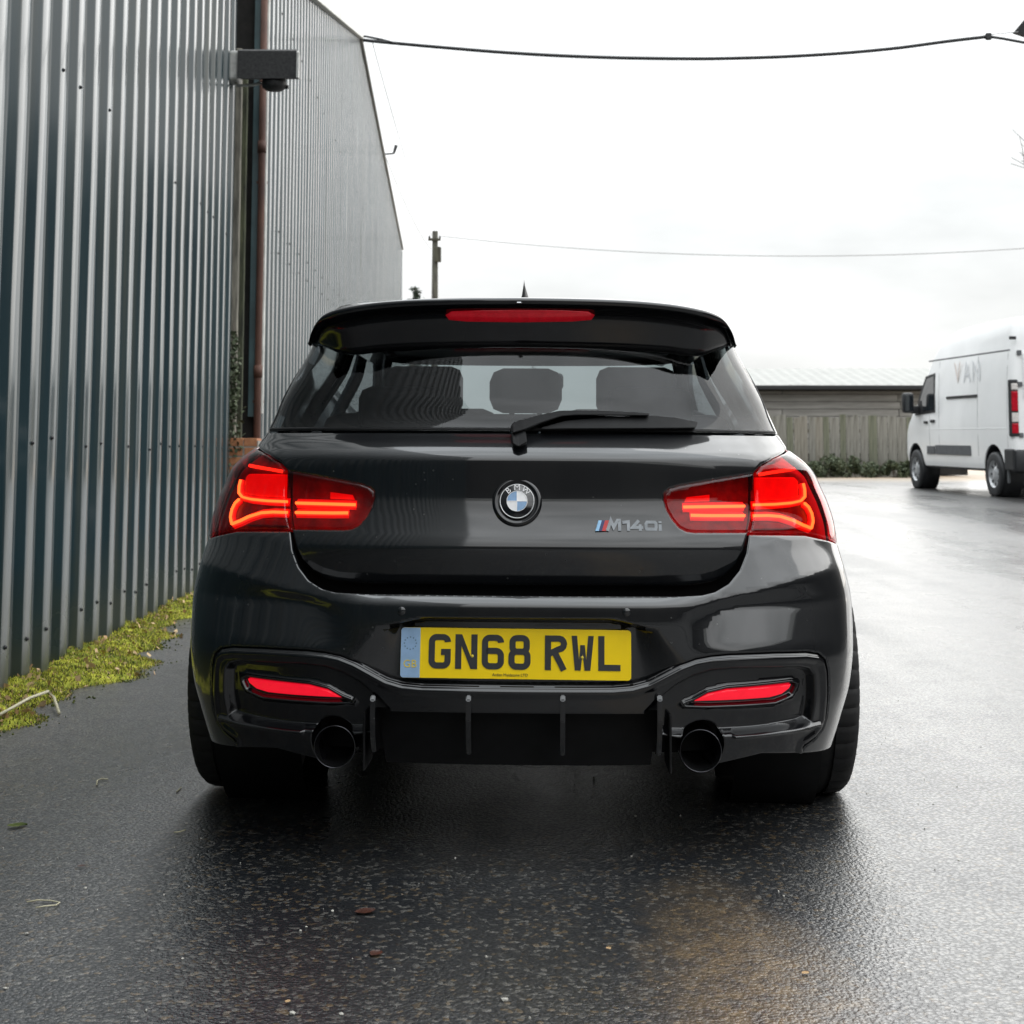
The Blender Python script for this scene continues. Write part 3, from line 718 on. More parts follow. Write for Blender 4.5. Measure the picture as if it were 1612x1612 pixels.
    o=bpy.data.objects.new(name,me); col.objects.link(o); o.parent=parent
    return o
def ribbon(name,S,line,width,mat,parent,off=.002,th=.004,prof=None,taper=None,closed=False):
    """a raised strip that follows a (u,z) line on S; rounded section"""
    L=dens(line,.006,closed); Q=np.array(L); e=8e-4
    P=S(Q[:,0],Q[:,1]); du=S(Q[:,0]+e,Q[:,1])-S(Q[:,0]-e,Q[:,1]); dz=S(Q[:,0],Q[:,1]+e)-S(Q[:,0],Q[:,1]-e)
    n=np.cross(du,dz); n/=np.linalg.norm(n,axis=1)[:,None]
    if closed: t=np.roll(P,-1,0)-np.roll(P,1,0)
    else: t=np.gradient(P,axis=0)
    t/=np.linalg.norm(t,axis=1)[:,None]; b=np.cross(n,t); b/=np.linalg.norm(b,axis=1)[:,None]
    wv=np.array([width*(taper(i/(len(Q)-1)) if taper else 1) for i in range(len(Q))])
    sec=prof or [(-.5,-1),(-.5,.2),(-.36,.8),(0,1),(.36,.8),(.5,.2),(.5,-1)]
    vs=[];m=len(sec)
    for i in range(len(Q)):
        for (a,h) in sec: vs.append(P[i]+b[i]*a*wv[i]+n[i]*(off+h*th))
    fs=[]; K=len(Q)
    for i in range(K if closed else K-1):
        j=(i+1)%K
        for k in range(m-1): fs.append((i*m+k,j*m+k,j*m+k+1,i*m+k+1))
    if not closed: fs.append(tuple(range(m))); fs.append(tuple((K-1)*m+k for k in reversed(range(m))))
    o=mesh(name,vs,fs,mat,parent,True); return autosmooth(o,50)
# ------------------------------------------------------------------ outlines traced on the right half (photo pixels -> surface)
hatchR=trace(upper,[(815,922),(950,922.5),(1060,923),(1095,921.5),(1120,917),(1142,906),(1159,889),(1170,866),(1175,846),(1177,839)],.1,.68)
hatchR2=trace(upper,[(1180,815),(1187,745),(1190,741),(1199,731),(1217,719.5),(1230,713),(1237,708)],.75,.8)
hatchR3=trace(upper,[(1232,700),(1221,685.5)],.85,.99)
zg=1.0225                                    # foot of the rear window
hatchR[0]=(0,hatchR[0][1]); 
hR=hatchR+hatchR2+hatchR3+[(hatchR3[-1][0],zg-.003),(0,zg-.003)]
hatch_poly=[p for p in hR]+[(-u,z) for u,z in reversed(hR) if abs(u)>1e-6]
inner=trace(upper,[(1179,838),(1095,838),(1081,836.3),(1069,830),(1058,817),(1049,801),(1045,786),(1046,777),(1054,770),(1071,765),(1123,756),(1185,745.5)],.75,.75)
outer_in=trace(upper,[(1181,838.5),(1190,744.5),(1199,733.5),(1217,722),(1230,715.5),(1239,711),(1248,708)],.75,.75)
outer_bot=trace(upper,[(1181,838.5),(1225,838.5),(1268,839.5),(1285,843)],.75,.75)
def uy(S,y,z): return float(S.u_of_y(y,z))
lt=outer_in[-1]
outer_side=[(.96,.742),(1.0,.7395),(uy(upper,.53,.738),.738),(uy(upper,.575,.742),.742),(uy(upper,.57,.775),.775),(uy(upper,.535,.84),.84),(uy(upper,.49,.90),.90),(.93,.947)]
outer_poly=outer_bot+[p for p in outer_side if p[0]>outer_bot[-1][0]+.01]+list(reversed(outer_in[1:]))
# ---- tailgate
badge_c=solve(upper,814,790,.01,.85)
tail=panel('tailgate',upper,hatch_poly,M['paint'],car,step=.013,holes=[inner,mir(inner)],edge=.005,skirt=.02)
# ---- inner shell behind the panel gaps
sh=[(-.985,.28),(.985,.28),(.985,.98),(.9,1.02),(-.9,1.02),(-.985,.98)]
panel('inner_shell',upper,sh,M['shell'],car,step=.035,edge=0,skirt=0,off=-.032)
# ---- bumper
lipR=trace(bumper,[(815,937.5),(950,938),(1060,938.5),(1105,937),(1126,932),(1148,919),(1165,898),(1176,871),(1179,850),(1180,841.5)],.1,.64)
lipR[0]=(0,lipR[0][1])
lampb=trace(bumper,[(1225,842),(1268,843),(1285,847)],.85,.75)
archy=lambda z:.87-math.sqrt(max(.365**2-(z-.37)**2,0))
sideb=[(uy(upper,.46,.735),.735),(uy(upper,.575,.733),.733)]+[(uy(upper,archy(z),z),z) for z in (.665,.63,.59,.55,.5,.45,.4,.35,.31)]
trimR=trace(bumper,[(815,1081),(900,1081.5),(965,1081.5),(995,1079),(1020,1072),(1045,1059),(1070,1046),(1095,1036.5),(1120,1031.5),(1150,1028.5),(1220,1026),(1270,1025),(1290,1028),(1301,1038),(1305,1056),(1305,1100),(1302,1130),(1296,1148),(1284,1164),(1268,1176)],.1,.45)
trimR[0]=(0,trimR[0][1])
lowc=solve(bumper,1262,1186,.8,.26)
bR=lipR+lampb+sideb+[(uy(upper,archy(.285)+.004,.285),.285),(.93,.262),lowc]+list(reversed(trimR))
bR=[p for i,p in enumerate(bR)]
bump_poly=bR+[(-u,z) for u,z in reversed(bR) if abs(u)>1e-6]
# plate recess
prR=trace(bumper,[(815,977),(930,977.5),(965,981),(1000,995),(1030,1013),(1058,1036),(1070,1050),(1040,1065),(1010,1079),(965,1085),(815,1085)],.1,.55)
prR[0]=(0,prR[0][1]); prR[-1]=(0,prR[-1][1]-.01)
rec_poly=sym(prR)
piR=[(0,.585),(.245/SU,.585),(.268/SU,.57),(.275/SU,.44),(0,.44)]
def bdisp(Q):
    x=np.abs(Q[:,0])*SU; z=Q[:,1]
    x0=.272+0*z; x1=.315+.11*sst(.60,.45,z) if False else .315+.11*(1-sst(.45,.60,z))
    A=1-sst(0,1,np.clip((x-x0)/(x1-x0),0,1)); B=1-sst(.588-.02*sst(.2,.32,x),.602-.02*sst(.2,.32,x),z)
    return -.034*A*B
panel('rear_bumper',bumper,bump_poly,M['paint'],car,step=.011,edge=.004,skirt=.016,disp=bdisp,feat=[([(-.33,.595),(-.2,.595),(.2,.595),(.33,.595)],False,[0,.004,.008,.012]),([(.257,.44),(.257,.6)],False,[0,.006,.012,.018]),([(-.257,.44),(-.257,.6)],False,[0,.006,.012,.018])])
# ---- number plate
PLW,PLH=.520,.111
pc=solve(bumper,811.5,1031,.0,.5); P0=bumper(np.array([pc[0]]),np.array([pc[1]]))[0]
plate=empty('number_plate',(float(P0[0]),float(P0[1])+.0185,float(P0[2]))); plate.parent=car; plate.rotation_euler=(math.radians(-6),math.radians(.25),0)
def rrect(w_,h_,r,n=5):
    o=[]
    for (cx,cy,a0) in ((w_/2-r,h_/2-r,0),(-w_/2+r,h_/2-r,90),(-w_/2+r,-h_/2+r,180),(w_/2-r,-h_/2+r,270)):
        for k in range(n+1): q=math.radians(a0+90*k/n); o.append((cx+r*math.cos(q),cy+r*math.sin(q)))
    return o
def slab(name,pts,y0,y1,mat,parent,bev=0):
    """outline in x,z extruded along y from y1 (back) to y0 (front, towards the viewer)"""
    n=len(pts); v=[(x,y0,z) for x,z in pts]+[(x,y1,z) for x,z in pts]
    bm=bmesh.new(); 
    a=[bm.verts.new(p) for p in v[:n]]; b=[bm.verts.new(p) for p in v[n:]]
    f=bm.faces.new(a); 
    for i in range(n): bm.faces.new((a[i],b[i],b[(i+1)%n],a[(i+1)%n]))
    bm.faces.new(list(reversed(b)))
    bmesh.ops.recalc_face_normals(bm,faces=list(bm.faces))
    if bev>0:
        ed=[e for e in f.edges]; bmesh.ops.bevel(bm,geom=ed,offset=bev,segments=2,affect='EDGES',profile=.5)
    me=bpy.data.meshes.new(name); bm.to_mesh(me); bm.free(); me.materials.append(mat)
    o=bpy.data.objects.new(name,me); col.objects.link(o); o.parent=parent; return o
M['yellow']=pmat('reflective_yellow',(.95,.66,.004),rough=.30,spec=.4,coat=.1,var=.05,vscale=8,bump=.04,bscale=400,bdist=.0005)
M['euro']=pmat('faded_blue_band',(.29,.44,.64),rough=.3,spec=.5,coat=.4,var=.12,vscale=14)
M['ink']=pmat('plate_black',(.030,.031,.033),rough=.35,var=.15,vscale=40)
M['inkyel']=pmat('yellow_print',(.72,.55,.05),rough=.4,var=.1,vscale=40)
M['star']=pmat('star_print',(.10,.17,.24),rough=.4,var=.1,vscale=40)
M['smallprint']=pmat('small_print',(.10,.085,.02),rough=.5,var=.1,vscale=40)
slab('plate_base',rrect(PLW,PLH,.008),0,.004,M['yellow'],plate,.0006)
eb=[p for p in rrect(.0435,PLH-.001,.007)]
eb=[(x-PLW/2+.0222,z) if x<0 else (-PLW/2+.044,math.copysign(PLH/2-.0006,z)) for x,z in eb]
ebp=[]; 
for p in eb:
    if not ebp or (abs(p[0]-ebp[-1][0])+abs(p[1]-ebp[-1][1]))>1e-6: ebp.append(p)
slab('blue_band',ebp,-.0008,.002,M['euro'],plate)
def stroke_pts(line,wd,closed=False):
    P=[Vector((a,b)) for a,b in line]; n=len(P); Lf=[];Rt=[]
    for i in range(n):
        if closed: a=P[i-1];c=P[(i+1)%n]
        else: a=P[max(i-1,0)];c=P[min(i+1,n-1)]
        t1=(P[i]-a);t2=(c-P[i])
        if t1.length<1e-9: t1=t2
        if t2.length<1e-9: t2=t1
        t1.normalize();t2.normalize(); n1=Vector((-t1.y,t1.x));n2=Vector((-t2.y,t2.x)); m=(n1+n2)
        m.normalize(); k=wd/2/max(.35,m.dot(n1)); Lf.append(P[i]+m*k);Rt.append(P[i]-m*k)
    return Lf,Rt
def strokes(name,lines,wd,mat,parent,x0,z0,y0,y1,sx=1,sz=1,shear=0):
    mb=MB()
    for ln in lines:
        cl=ln[0]=='c'; pts=ln[1:] if cl else ln
        Lf,Rt=stroke_pts(pts,wd,cl); n=len(pts)
        tr=lambda p,y:(x0+(p.x+shear*p.y)*sx,y,z0+p.y*sz)
        y0-=.00012
        v=[tr(p,y0) for p in Lf]+[tr(p,y0) for p in Rt]+[tr(p,y1) for p in Lf]+[tr(p,y1) for p in Rt]; f=[]
        for i in range(n if cl else n-1):
            j=(i+1)%n; f+=[(i,n+i,n+j,j),(2*n+i,2*n+j,3*n+j,3*n+i),(i,j,2*n+j,2*n+i),(n+j,n+i,3*n+i,3*n+j)]
        if not cl: f+=[(0,2*n,3*n,n),(n-1,2*n-1,4*n-1,3*n-1)]
        mb.add(v,f)
    o=mb.build(name,mat,parent)
    bm=bmesh.new(); bm.from_mesh(o.data); bmesh.ops.recalc_face_normals(bm,faces=list(bm.faces)); bm.to_mesh(o.data); bm.free()
    return o
def arc(cx,cy,rx,ry,a0,a1,n=6): return [(cx+rx*math.cos(math.radians(a0+(a1-a0)*k/n)),cy+ry*math.sin(math.radians(a0+(a1-a0)*k/n))) for k in range(n+1)]
# UK plate letters on a 50 x 79 field, stroke 14 (centre lines run 7..43 x 7..72)
cr=11
GL={
'G':[arc(32,61,cr,11,0,90)[:]+arc(18,61,cr,11,90,180)+arc(18,18,cr,11,180,270)+arc(32,18,cr,11,270,360)+[(43,38),(28,38)]],
'N':[['p',(0,0),(0,79),(15,79),(36,26),(36,79),(50,79),(50,0),(35,0),(14,53),(14,0)]],
'6':[arc(32,61,cr,11,0,90)+arc(18,61,cr,11,90,180)+arc(18,18,cr,11,180,270)+arc(32,18,cr,11,270,360)+arc(32,31,cr,11,0,90)+[(10,42)]],
'8':[['c']+arc(31,62,10,10,0,90)+arc(19,62,10,10,90,180)+arc(19,51,10,10,180,270)+arc(31,51,10,10,270,360),['c']+arc(32,30,cr,11,0,90)+arc(18,30,cr,11,90,180)+arc(18,18,cr,11,180,270)+arc(32,18,cr,11,270,360)],
'R':[[(7,0),(7,79)],[(7,72),(30,72)]+arc(32,60,11,12,90,-90)+[(7,36)],[(24,37),(43,0)]],
'W':[['p',(0,79),(12.5,79),(17,24),(20,58),(30,58),(33,24),(37.5,79),(50,79),(42.5,0),(29.5,0),(25,38),(20.5,0),(7.5,0)]],
'L':[[(7,79),(7,7),(50,7)]]}
adv=.061; xk=-.2; k=.001
xk=-PLW/2+.0635
for i,ch in enumerate('GN68 RWL'):
    if ch==' ': xk+=.022; continue
    if GL[ch][0][0]=='p':
        slab('plate_letter',[(xk+a_*k,-.0345+b_*k*.965) for a_,b_ in GL[ch][0][1:]],-.0013,.001,M['ink'],plate); xk+=adv*.985; continue
    strokes('plate_letter',GL[ch],14,M['ink'],plate,xk,-.0345,-.0012,.001,k,k*.965); xk+=adv*.985
# ring of stars and country letters on the band
for q in range(12):
    a=2*PI*q/12; pts=[]
    for j in range(10):
        r=.0024 if j%2==0 else .0011; b=PI/2+2*PI*j/10; pts.append((-PLW/2+.0215+.0135*math.cos(a)+r*math.cos(b),.0205+.0135*math.sin(a)+r*math.sin(b)))
    slab('star',pts,-.0012,.0,M['star'],plate)
def text(name,body,size,loc,mat,parent,rot=(PI/2,0,0),ext=.0004,align='CENTER',sx=1):
    cu=bpy.data.curves.new(name,'FONT'); cu.body=body; cu.size=size; cu.align_x=align; cu.align_y='CENTER'; cu.extrude=ext; cu.resolution_u=2
    tmp=bpy.data.objects.new(name+'_tmp',cu); col.objects.link(tmp); bpy.context.view_layer.update()
    me=bpy.data.meshes.new_from_object(tmp.evaluated_get(bpy.context.evaluated_depsgraph_get())); bpy.data.objects.remove(tmp); bpy.data.curves.remove(cu)
    me.materials.clear(); me.materials.append(mat); me.name=name
    o=bpy.data.objects.new(name,me); col.objects.link(o); o.parent=parent; o.location=loc; o.rotation_euler=rot; o.scale=(sx,1,1); return o
text('country_letters','GB',.0245,(-PLW/2+.0215,-.0011,-.0255),M['inkyel'],plate)
text('dealer_line','Arden Maidstone LTD',.0088,(-.012,-.0009,-.0465),M['smallprint'],plate)
for x in (-.098,.150):
    MB().lathe([(-.003,0),(-.0028,.002),(-.0005,.0042),(.001,.0042)],axis='y',n=12,c=(x,0,-.006)).build('fixing_cap',M['inkyel'],plate,True)
for x in (-.245,.245): pass
# ---- diffuser and trim under the bumper
dz0=.245
dR=trace(bumper,[(1262,1186),(1200,1187),(1140,1185)],.8,.28)
dfull=[(u,z) for u,z in trimR]
trim_in=[(u,z) for u,z in dfull]
exu,exz=solve(bumper,1103,1182,.4,.3); exP=bumper(np.array([exu]),np.array([exz]))[0]
dpoly_r=trim_in+[lowc]+dR[1:2]+[(.455,.268)]+[(exu+.060/SU*math.cos(math.radians(q_)),exz+.060*math.sin(math.radians(q_))) for q_ in range(-24,161,16)]+[(.327,.34),(.322,.388),(0,.388)]
dpoly=dpoly_r+[(-u,z) for u,z in reversed(dpoly_r) if abs(u)>1e-6]
podR=trace(bumper,[(1015,1120),(1035,1100),(1062,1078),(1090,1062),(1120,1053),(1160,1050),(1260,1048),(1278,1052),(1285,1062),(1285,1110),(1280,1138),(1262,1146),(1190,1158),(1130,1161),(1060,1160),(1015,1150)],.5,.42)
pod_poly=podR; pod_l=mir(podR)
cutc=[(-.335,.392),(.335,.392),(.335,.20),(-.335,.20)]
slotR=trace(bumper,[(1080,1114),(1096,1108),(1118,1096),(1150,1089),(1255,1079),(1264,1082),(1256,1098),(1230,1110),(1180,1114),(1120,1116)],.6,.4)
def ddisp(Q):
    r=np.zeros(len(Q))
    d0=sdist(Q,dpoly_edge,False)
    r+=-.009*np.clip(1-d0/.006,0,1)**2                       # groove along the bumper
    r+=.006*sst(.006,.012,d0)*(1-sst(.016,.030,d0))           # proud rim
    for pp in (pod_poly,pod_l): r+=-.024*sst(-.001,.013,sd(Q,pp))
    for pp in (slotR,mir(slotR)):
        dd=sd(Q,pp); r+=.007*np.exp(-((dd+.004)/.0045)**2)*(1-sst(0,.003,dd)) - .006*sst(0,.004,dd)
    for pp in (ledge,mir(ledge)):
        r+=.010*np.exp(-(sdist(Q,pp,False)/.005)**2)
    return r
dpoly_edge=[(-u,z) for u,z in reversed(trimR)]+trimR[1:]
ledge=trace(bumper,[(1158,1159),(1200,1155.5),(1250,1149),(1289,1140)],.7,.33)
panel('diffuser',bumper,dpoly,M['gloss'],car,step=.0085,edge=.003,skirt=.05,disp=ddisp,off=-.003,
  feat=[(dpoly_edge,False,[.003,.006,.009,.012,.016,.020,.025,.030]),(podR,True,[0,.003,.006,.010,.013]),(pod_l,True,[0,.003,.006,.010,.013]),
        (slotR,True,[0,.002,.004,.007,.011]),(mir(slotR),True,[0,.002,.004,.007,.011]),(ledge,False,[0,.0025,.005,.008]),(mir(ledge),False,[0,.0025,.005,.008])])
tun=[(-.335,.40),(-.335,.225),(.335,.225),(.335,.40)]
panel('diffuser_tunnel',bumper,tun,M['plastic'],car,step=.03,edge=0,skirt=.0,off=-.10)
for sx in (-1,1): MB().box((.345*sx,.11,.32),(.006,.15,.13),.002).build('tunnel_wall',M['plastic'],car)
# fins
for px_ in (588,738,886,1038):
    t0=solve(bumper,px_,1092,(px_-815)/700,.42); x=bumper(np.array([t0[0]]),np.array([t0[1]]))[0]
    prof=[(x[1]-.010,t0[1]-.002),(x[1]-.018,t0[1]-.012),(x[1]-.018,.375),(x[1]-.004,.33),(x[1]+.02,.295),(x[1]+.08,.285),(x[1]+.10,t0[1]-.03),(x[1]+.02,t0[1]-.002)]
    xx=float(x[0]); v,f=prism([(a,b) for a,b in prof],xx-.0056,xx+.0056); o=MB().add(v,f).build('diffuser_fin',M['gloss'],car)
    bm=bmesh.new(); bm.from_mesh(o.data); bmesh.ops.recalc_face_normals(bm,faces=list(bm.faces)); bmesh.ops.bevel(bm,geom=list(bm.edges),offset=.0022,segments=2,affect='EDGES'); bm.to_mesh(o.data); bm.free()
# lower lip of the diffuser and the tow eye tab
# reflectors
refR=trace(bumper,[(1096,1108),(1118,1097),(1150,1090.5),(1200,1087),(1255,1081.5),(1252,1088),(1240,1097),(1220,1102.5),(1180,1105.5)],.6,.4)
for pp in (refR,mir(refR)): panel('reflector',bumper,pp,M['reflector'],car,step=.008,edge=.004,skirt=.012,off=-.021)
# exhaust tips
for sx in (-1,1):
    e=empty('exhaust_tip',(float(exP[0])*sx,float(exP[1])+.012,float(exP[2]))); e.parent=car
    MB().lathe([(.0,.0445),(-.012,.0455),(-.014,.0465),(-.012,.0478),(.0,.048),(.16,.047)],axis='y',n=40).build('tip_ring',M['darkchrome'],e,True)
    MB().lathe([(-.012,.0452),(.05,.042),(.15,.038),(.15,0)],axis='y',n=32).build('inner_pipe',M['shell'],e,True)
# underside and rear silencer
MB().box((0,2.2,.245),(1.50,3.4,.06),.02).build('floor_pan',M['shell'],car)
MB().box((0,.36,.335),(.9,.30,.13),.05).build('silencer',M['shell'],car)
MB().box((0,.88,.30),(1.2,.16,.12),.03).build('rear_axle',M['shell'],car)
# parking sensors
for px_,py_ in ((632,962),(986,964)):
    t0=solve(bumper,px_,py_,(px_-815)/700,.6); x=bumper(np.array([t0[0]]),np.array([t0[1]]))[0]
    MB().lathe([(-.0015,0),(-.0015,.0085),(-.0005,.0095),(.001,.0095),(.001,.0105),(.004,.0105)],axis='y',n=24,c=tuple(x)).build('parking_sensor',M['paint'],car,True)
# ---- side panels
def archpts(yc_,r,S,z0=.20):
    o=[]
    for k in range(25):
        a=PI*k/24; y=yc_-r*math.cos(a); z=.37+r*math.sin(a); o.append((uy(S,y,z),z))
    return o
YR,YF=.87,3.56
def zt(y): return float(np.interp(y,[0,3.1,3.5,3.9,4.3],[1.0215,1.0215,.985,.90,.78]))
sp_r=[]
sp_r+=[(uy(upper,.578,.742),.742),(uy(upper,.573,.775),.775),(uy(upper,.538,.84),.84),(uy(upper,.493,.90),.90),(.935,.9485)]
sp_r+=[(outer_in[-1][0]+.006,outer_in[-1][1]+.003)]+[(hatchR2[-1][0]+.006,hatchR2[-1][1]+.002),(hatchR3[0][0]+.006,hatchR3[0][1]),(hatchR3[-1][0]+.006,hatchR3[-1][1]),(hatchR3[-1][0]+.006,1.0215)]
sp_r+=[(uy(upper,y,zt(y)),zt(y)) for y in (.6,1.0,1.5,2.0,2.5,2.9)]
sp_r+=[(u_,z_) for u_,z_ in ((2.02,.93),(2.3,.86),(2.6,.79),(3.0,.76),(3.0,.22),(2.5,.2),(2.02,.2))]
zf=[p for p in reversed(archpts(YF,.36,upper))]; zr=[p for p in reversed(archpts(YR,.365,upper))]
sp_r+=[(uy(upper,YF+.36,.22),.22)]+[p for p in zf]+[(uy(upper,YF-.36,.2),.2),(uy(upper,YR+.365,.2),.2)]+[p for p in zr if p[1]>.33 and p[0]>uy(upper,.60,p[1])]
sp_r+=[(uy(upper,archy(.665)+.004,.665),.665)]
for sgn in (1,-1):
    pl=sp_r if sgn>0 else mir(sp_r)
    panel('body_side',upper,pl,M['paint'],car,step=.035,edge=.004,skirt=.012,estep=.012)
# bonnet
vs=[];fs=[]; nx=15
for j,y in enumerate(np.linspace(3.0,4.28,14)):
    if y<3.55: hw=float(upper.W(zt(y)))*1.0
    hw=float(np.interp(y,[3.0,3.4,3.8,4.1,4.28],[.69,.76,.74,.62,.40])); z=float(np.interp(y,[3.0,3.3,3.7,4.1,4.28],[1.03,.985,.91,.82,.765]))
    for i in range(nx):
        t=-1+2*i/(nx-1); vs.append((hw*t,y,z+.045*(1-t*t)))
fs=[(j*nx+i,j*nx+i+1,(j+1)*nx+i+1,(j+1)*nx+i) for j in range(13) for i in range(nx-1)]
mesh('bonnet',vs,fs,M['paint'],car,smooth=True)
# ---- greenhouse frame with window openings
gl_r=trace(green,[(1221,683.5),(1208,655),(1190,612),(1172,572),(1160,546)],.85,1.03)
ge=gl_r[-1]
glassR=[(0,zg)]+[(gl_r[0][0],zg)]+gl_r[1:]+[(ge[0]-.01,1.262),(ge[0]-.05,1.285),(0,1.285)]
glass_poly=glassR+[(-u,z) for u,z in reversed(glassR) if abs(u)>1e-6]
def sidewin(y0,y1,y0t,y1t,z0=1.035,z1=1.30): return [(uy(green,y0,z0),z0),(uy(green,y1,z0),z0),(uy(green,y1t,z1),z1),(uy(green,y0t,z1),z1)]
win=[sidewin(1.12,1.62,1.32,1.60),sidewin(1.70,2.72,1.68,2.10)]
ws=[(2.16,1.03),(3.0,1.03),(3.0,1.335),(2.2,1.335)]
fr=[(0,1.0),(1,1.0),(2,1.0),(3.0,1.0),(3.0,1.37),(2,1.37),(1,1.37),(0,1.37)]
for sgn in (1,-1):
    fx_=(lambda p:p) if sgn>0 else mir
    gh=[(0,zg)]+[(gl_r[0][0]+.006,zg)]+[(u+.006,z) for u,z in gl_r[1:]]+[(ge[0]-.004,1.266),(ge[0]-.045,1.29),(0,1.29)]
    fr_=[(gl_r[0][0]+.006,zg)]+[(1.0,1.024),(2,1.01),(2.16,1.01),(2.17,1.03),(2.2,1.335),(3.0,1.335),(3.0,1.365),(2,1.365),(1,1.365),(0,1.365),(0,1.29),(ge[0]-.045,1.29),(ge[0]-.004,1.266)]+[(u+.006,z) for u,z in reversed(gl_r[1:])]
    panel('pillar_frame',green,fx_(fr_),M['paint'],car,step=.03,holes=[fx_(w_) for w_ in win],edge=.002,skirt=.02,estep=.015)
    for w_ in win: panel('side_window',green,fx_(w_),M['privacy'],car,step=.05,edge=0,skirt=0,off=-.006)
    panel('windscreen',green,fx_(ws),M['clear'],car,step=.04,edge=0,skirt=0,off=-.004)
rg=panel('rear_window',green,glass_poly,M['tint'],car,step=.014,edge=.0,skirt=.0,off=.001)
# black ceramic border of the rear window and its rubber edge
ed=[(u,z) for u,z in [(0,zg+.004)]+[(gl_r[0][0]-.003,zg+.004)]+[(u-.003,z) for u,z in gl_r[1:]]]
rb=[(-u,z) for u,z in reversed(ed)]+ed[1:]
ribbon('window_seal',green,rb,.009,M['plastic'],rg,off=.0,th=.003)
# roof skin
vs=[];nx=17
yr=np.linspace(.52,2.40,20)
for y in yr:
    hw=float(np.interp(y,[.5,.8,1.3,2.0,2.4],[.49,.53,.565,.56,.50])); z=float(np.interp(y,[.5,.9,1.4,2.0,2.4],[1.318,1.352,1.366,1.352,1.318])); 
    for i in range(nx):
        t=-1+2*i/(nx-1); vs.append((hw*t,y,z+.046*(1-abs(t)**2.6)))
mesh('roof',vs,[(j*nx+i,j*nx+i+1,(j+1)*nx+i+1,(j+1)*nx+i) for j in range(19) for i in range(nx-1)],M['paint'],car,smooth=True)
MB().box((0,1.45,1.345),(1.0,1.7,.01),.004).build('headlining',M['cloth'],car)
# ---- spoiler
stop=[(822,468),(900,469),(980,471.5),(1050,477),(1110,487.5),(1135,497),(1148,510),(1156,526),(1160.5,543)]
sbot=[(822,548),(950,550.5),(1050,555.5),(1085,560),(1105,559.5),(1128,551),(1145,545),(1160.5,544.5)]
def xz(px,py,y):
    d=ray(px,py); dl=CRn.T@d; o=CRn.T@(np.array([0,0,CAMH])-C0); t=(y-o[1])/dl[1]; p=o+dl*t; return p[0],p[2]
def ybow(x): return .05*(abs(x)/.53)**2+.055*max(0,(abs(x)-.42)/.11)**2
def tr2(pts,yb):
    o=[]
    for a,b in pts:
        y=yb
        for _ in range(6): x,z=xz(a,b,y); y=yb+ybow(x)
        o.append((x,z))
    return o
tp=tr2(stop,.18); bt=tr2(sbot,.272)
xmax=min(tp[-1][0],bt[-1][0]); off_=tp[0][0]
fz_t=pchip([p[0]-off_ for p in tp],[p[1] for p in tp]); fz_b=pchip([p[0]-bt[0][0] for p in bt],[p[1] for p in bt])
xs_=np.concatenate([np.linspace(0,.44,23),np.linspace(.45,.5,8),np.linspace(.505,xmax-.0005,12)]); xs_=np.concatenate([-xs_[:0:-1],xs_])
vs=[];ring=[]
def roofz(x,y):
    hw=float(np.interp(y,[.5,.8,1.3],[.49,.53,.565])); z=float(np.interp(y,[.5,.9,1.4],[1.318,1.352,1.366])); t=min(1,abs(x)/hw); return z+.046*(1-t**2.6)
for x in xs_:
    a=abs(x); zt_=float(fz_t(a)); zb=float(fz_b(a)); yb=ybow(x); h=max(zt_-zb,.002)
    yt=.18+yb; ybm=.272+yb; k=min(1,h/.09)
    sec=[(.66,min(roofz(x,.66)+.003,zt_+.05)),(.54,min(roofz(x,.54)+.004,zt_+.04)),(.40+yb*.3,zt_+.012*k),(yt+.04,zt_+.004*k),(yt+.012,zt_+.001),(yt+.003,zt_-.002*k),(yt,zt_-.007*k),(yt+.002,zt_-.014*k),(yt+.010,zt_-.020*k),
         (yt+.030,zt_-.026*k),(yt+.042,zt_-.30*h-.004),(yt+.060,zt_-.55*h),(ybm-.018,zb+.16*h),(ybm-.006,zb+.02*h),(ybm,zb),(ybm+.012,zb-.001),(ybm+.05,zb+.01),(.60+yb,zb+.06)]
    vs+= [(x,)+p for p in sec]
m=len(sec)
fs=[(j*m+i,(j+1)*m+i,(j+1)*m+i+1,j*m+i+1) for j in range(len(xs_)-1) for i in range(m-1)]
fs+=[tuple(range(m)),tuple((len(xs_)-1)*m+i for i in reversed(range(m)))]
spo=autosmooth(mesh('roof_spoiler',vs,fs,M['gloss'],car,True),60)
# third brake light: sits in the spoiler face
def spface(x,z):
    a=abs(x); zt_=float(fz_t(a)); zb=float(fz_b(a)); h=zt_-zb; yt=.18+ybow(x)
    return float(np.interp(-(z),[-(zt_-.020),-(zt_-.026),-(zt_-.30*h-.004),-(zt_-.55*h)],[yt+.010,yt+.030,yt+.042,yt+.060]))
bl=tr2([(702,497),(712,491.5),(760,490),(818,489.5),(876,490),(925,491.5),(936,497),(931,504),(900,506.5),(818,507.5),(735,506.5),(707,504)],.235)
n=len(bl); cx=sum(p[0] for p in bl)/n; cz=sum(p[1] for p in bl)/n
cv=[(x,spface(x,z)-.004,z) for x,z in bl]; 
inn=[(cx+(x-cx)*.985,spface(x,cz+(z-cz)*.6)-.009,cz+(z-cz)*.6) for x,z in bl]
back=[(x,spface(x,z)+.012,z) for x,z in bl]
vsb=back+cv+inn; fsb=[]
for r_ in range(2): fsb+=[(r_*n+i,r_*n+(i+1)%n,(r_+1)*n+(i+1)%n,(r_+1)*n+i) for i in range(n)]
half=[2*n+i for i in range(n)]
fsb+=[tuple(half)]
autosmooth(mesh('brake_light',vsb,fsb,M['brake'],car,True),60)
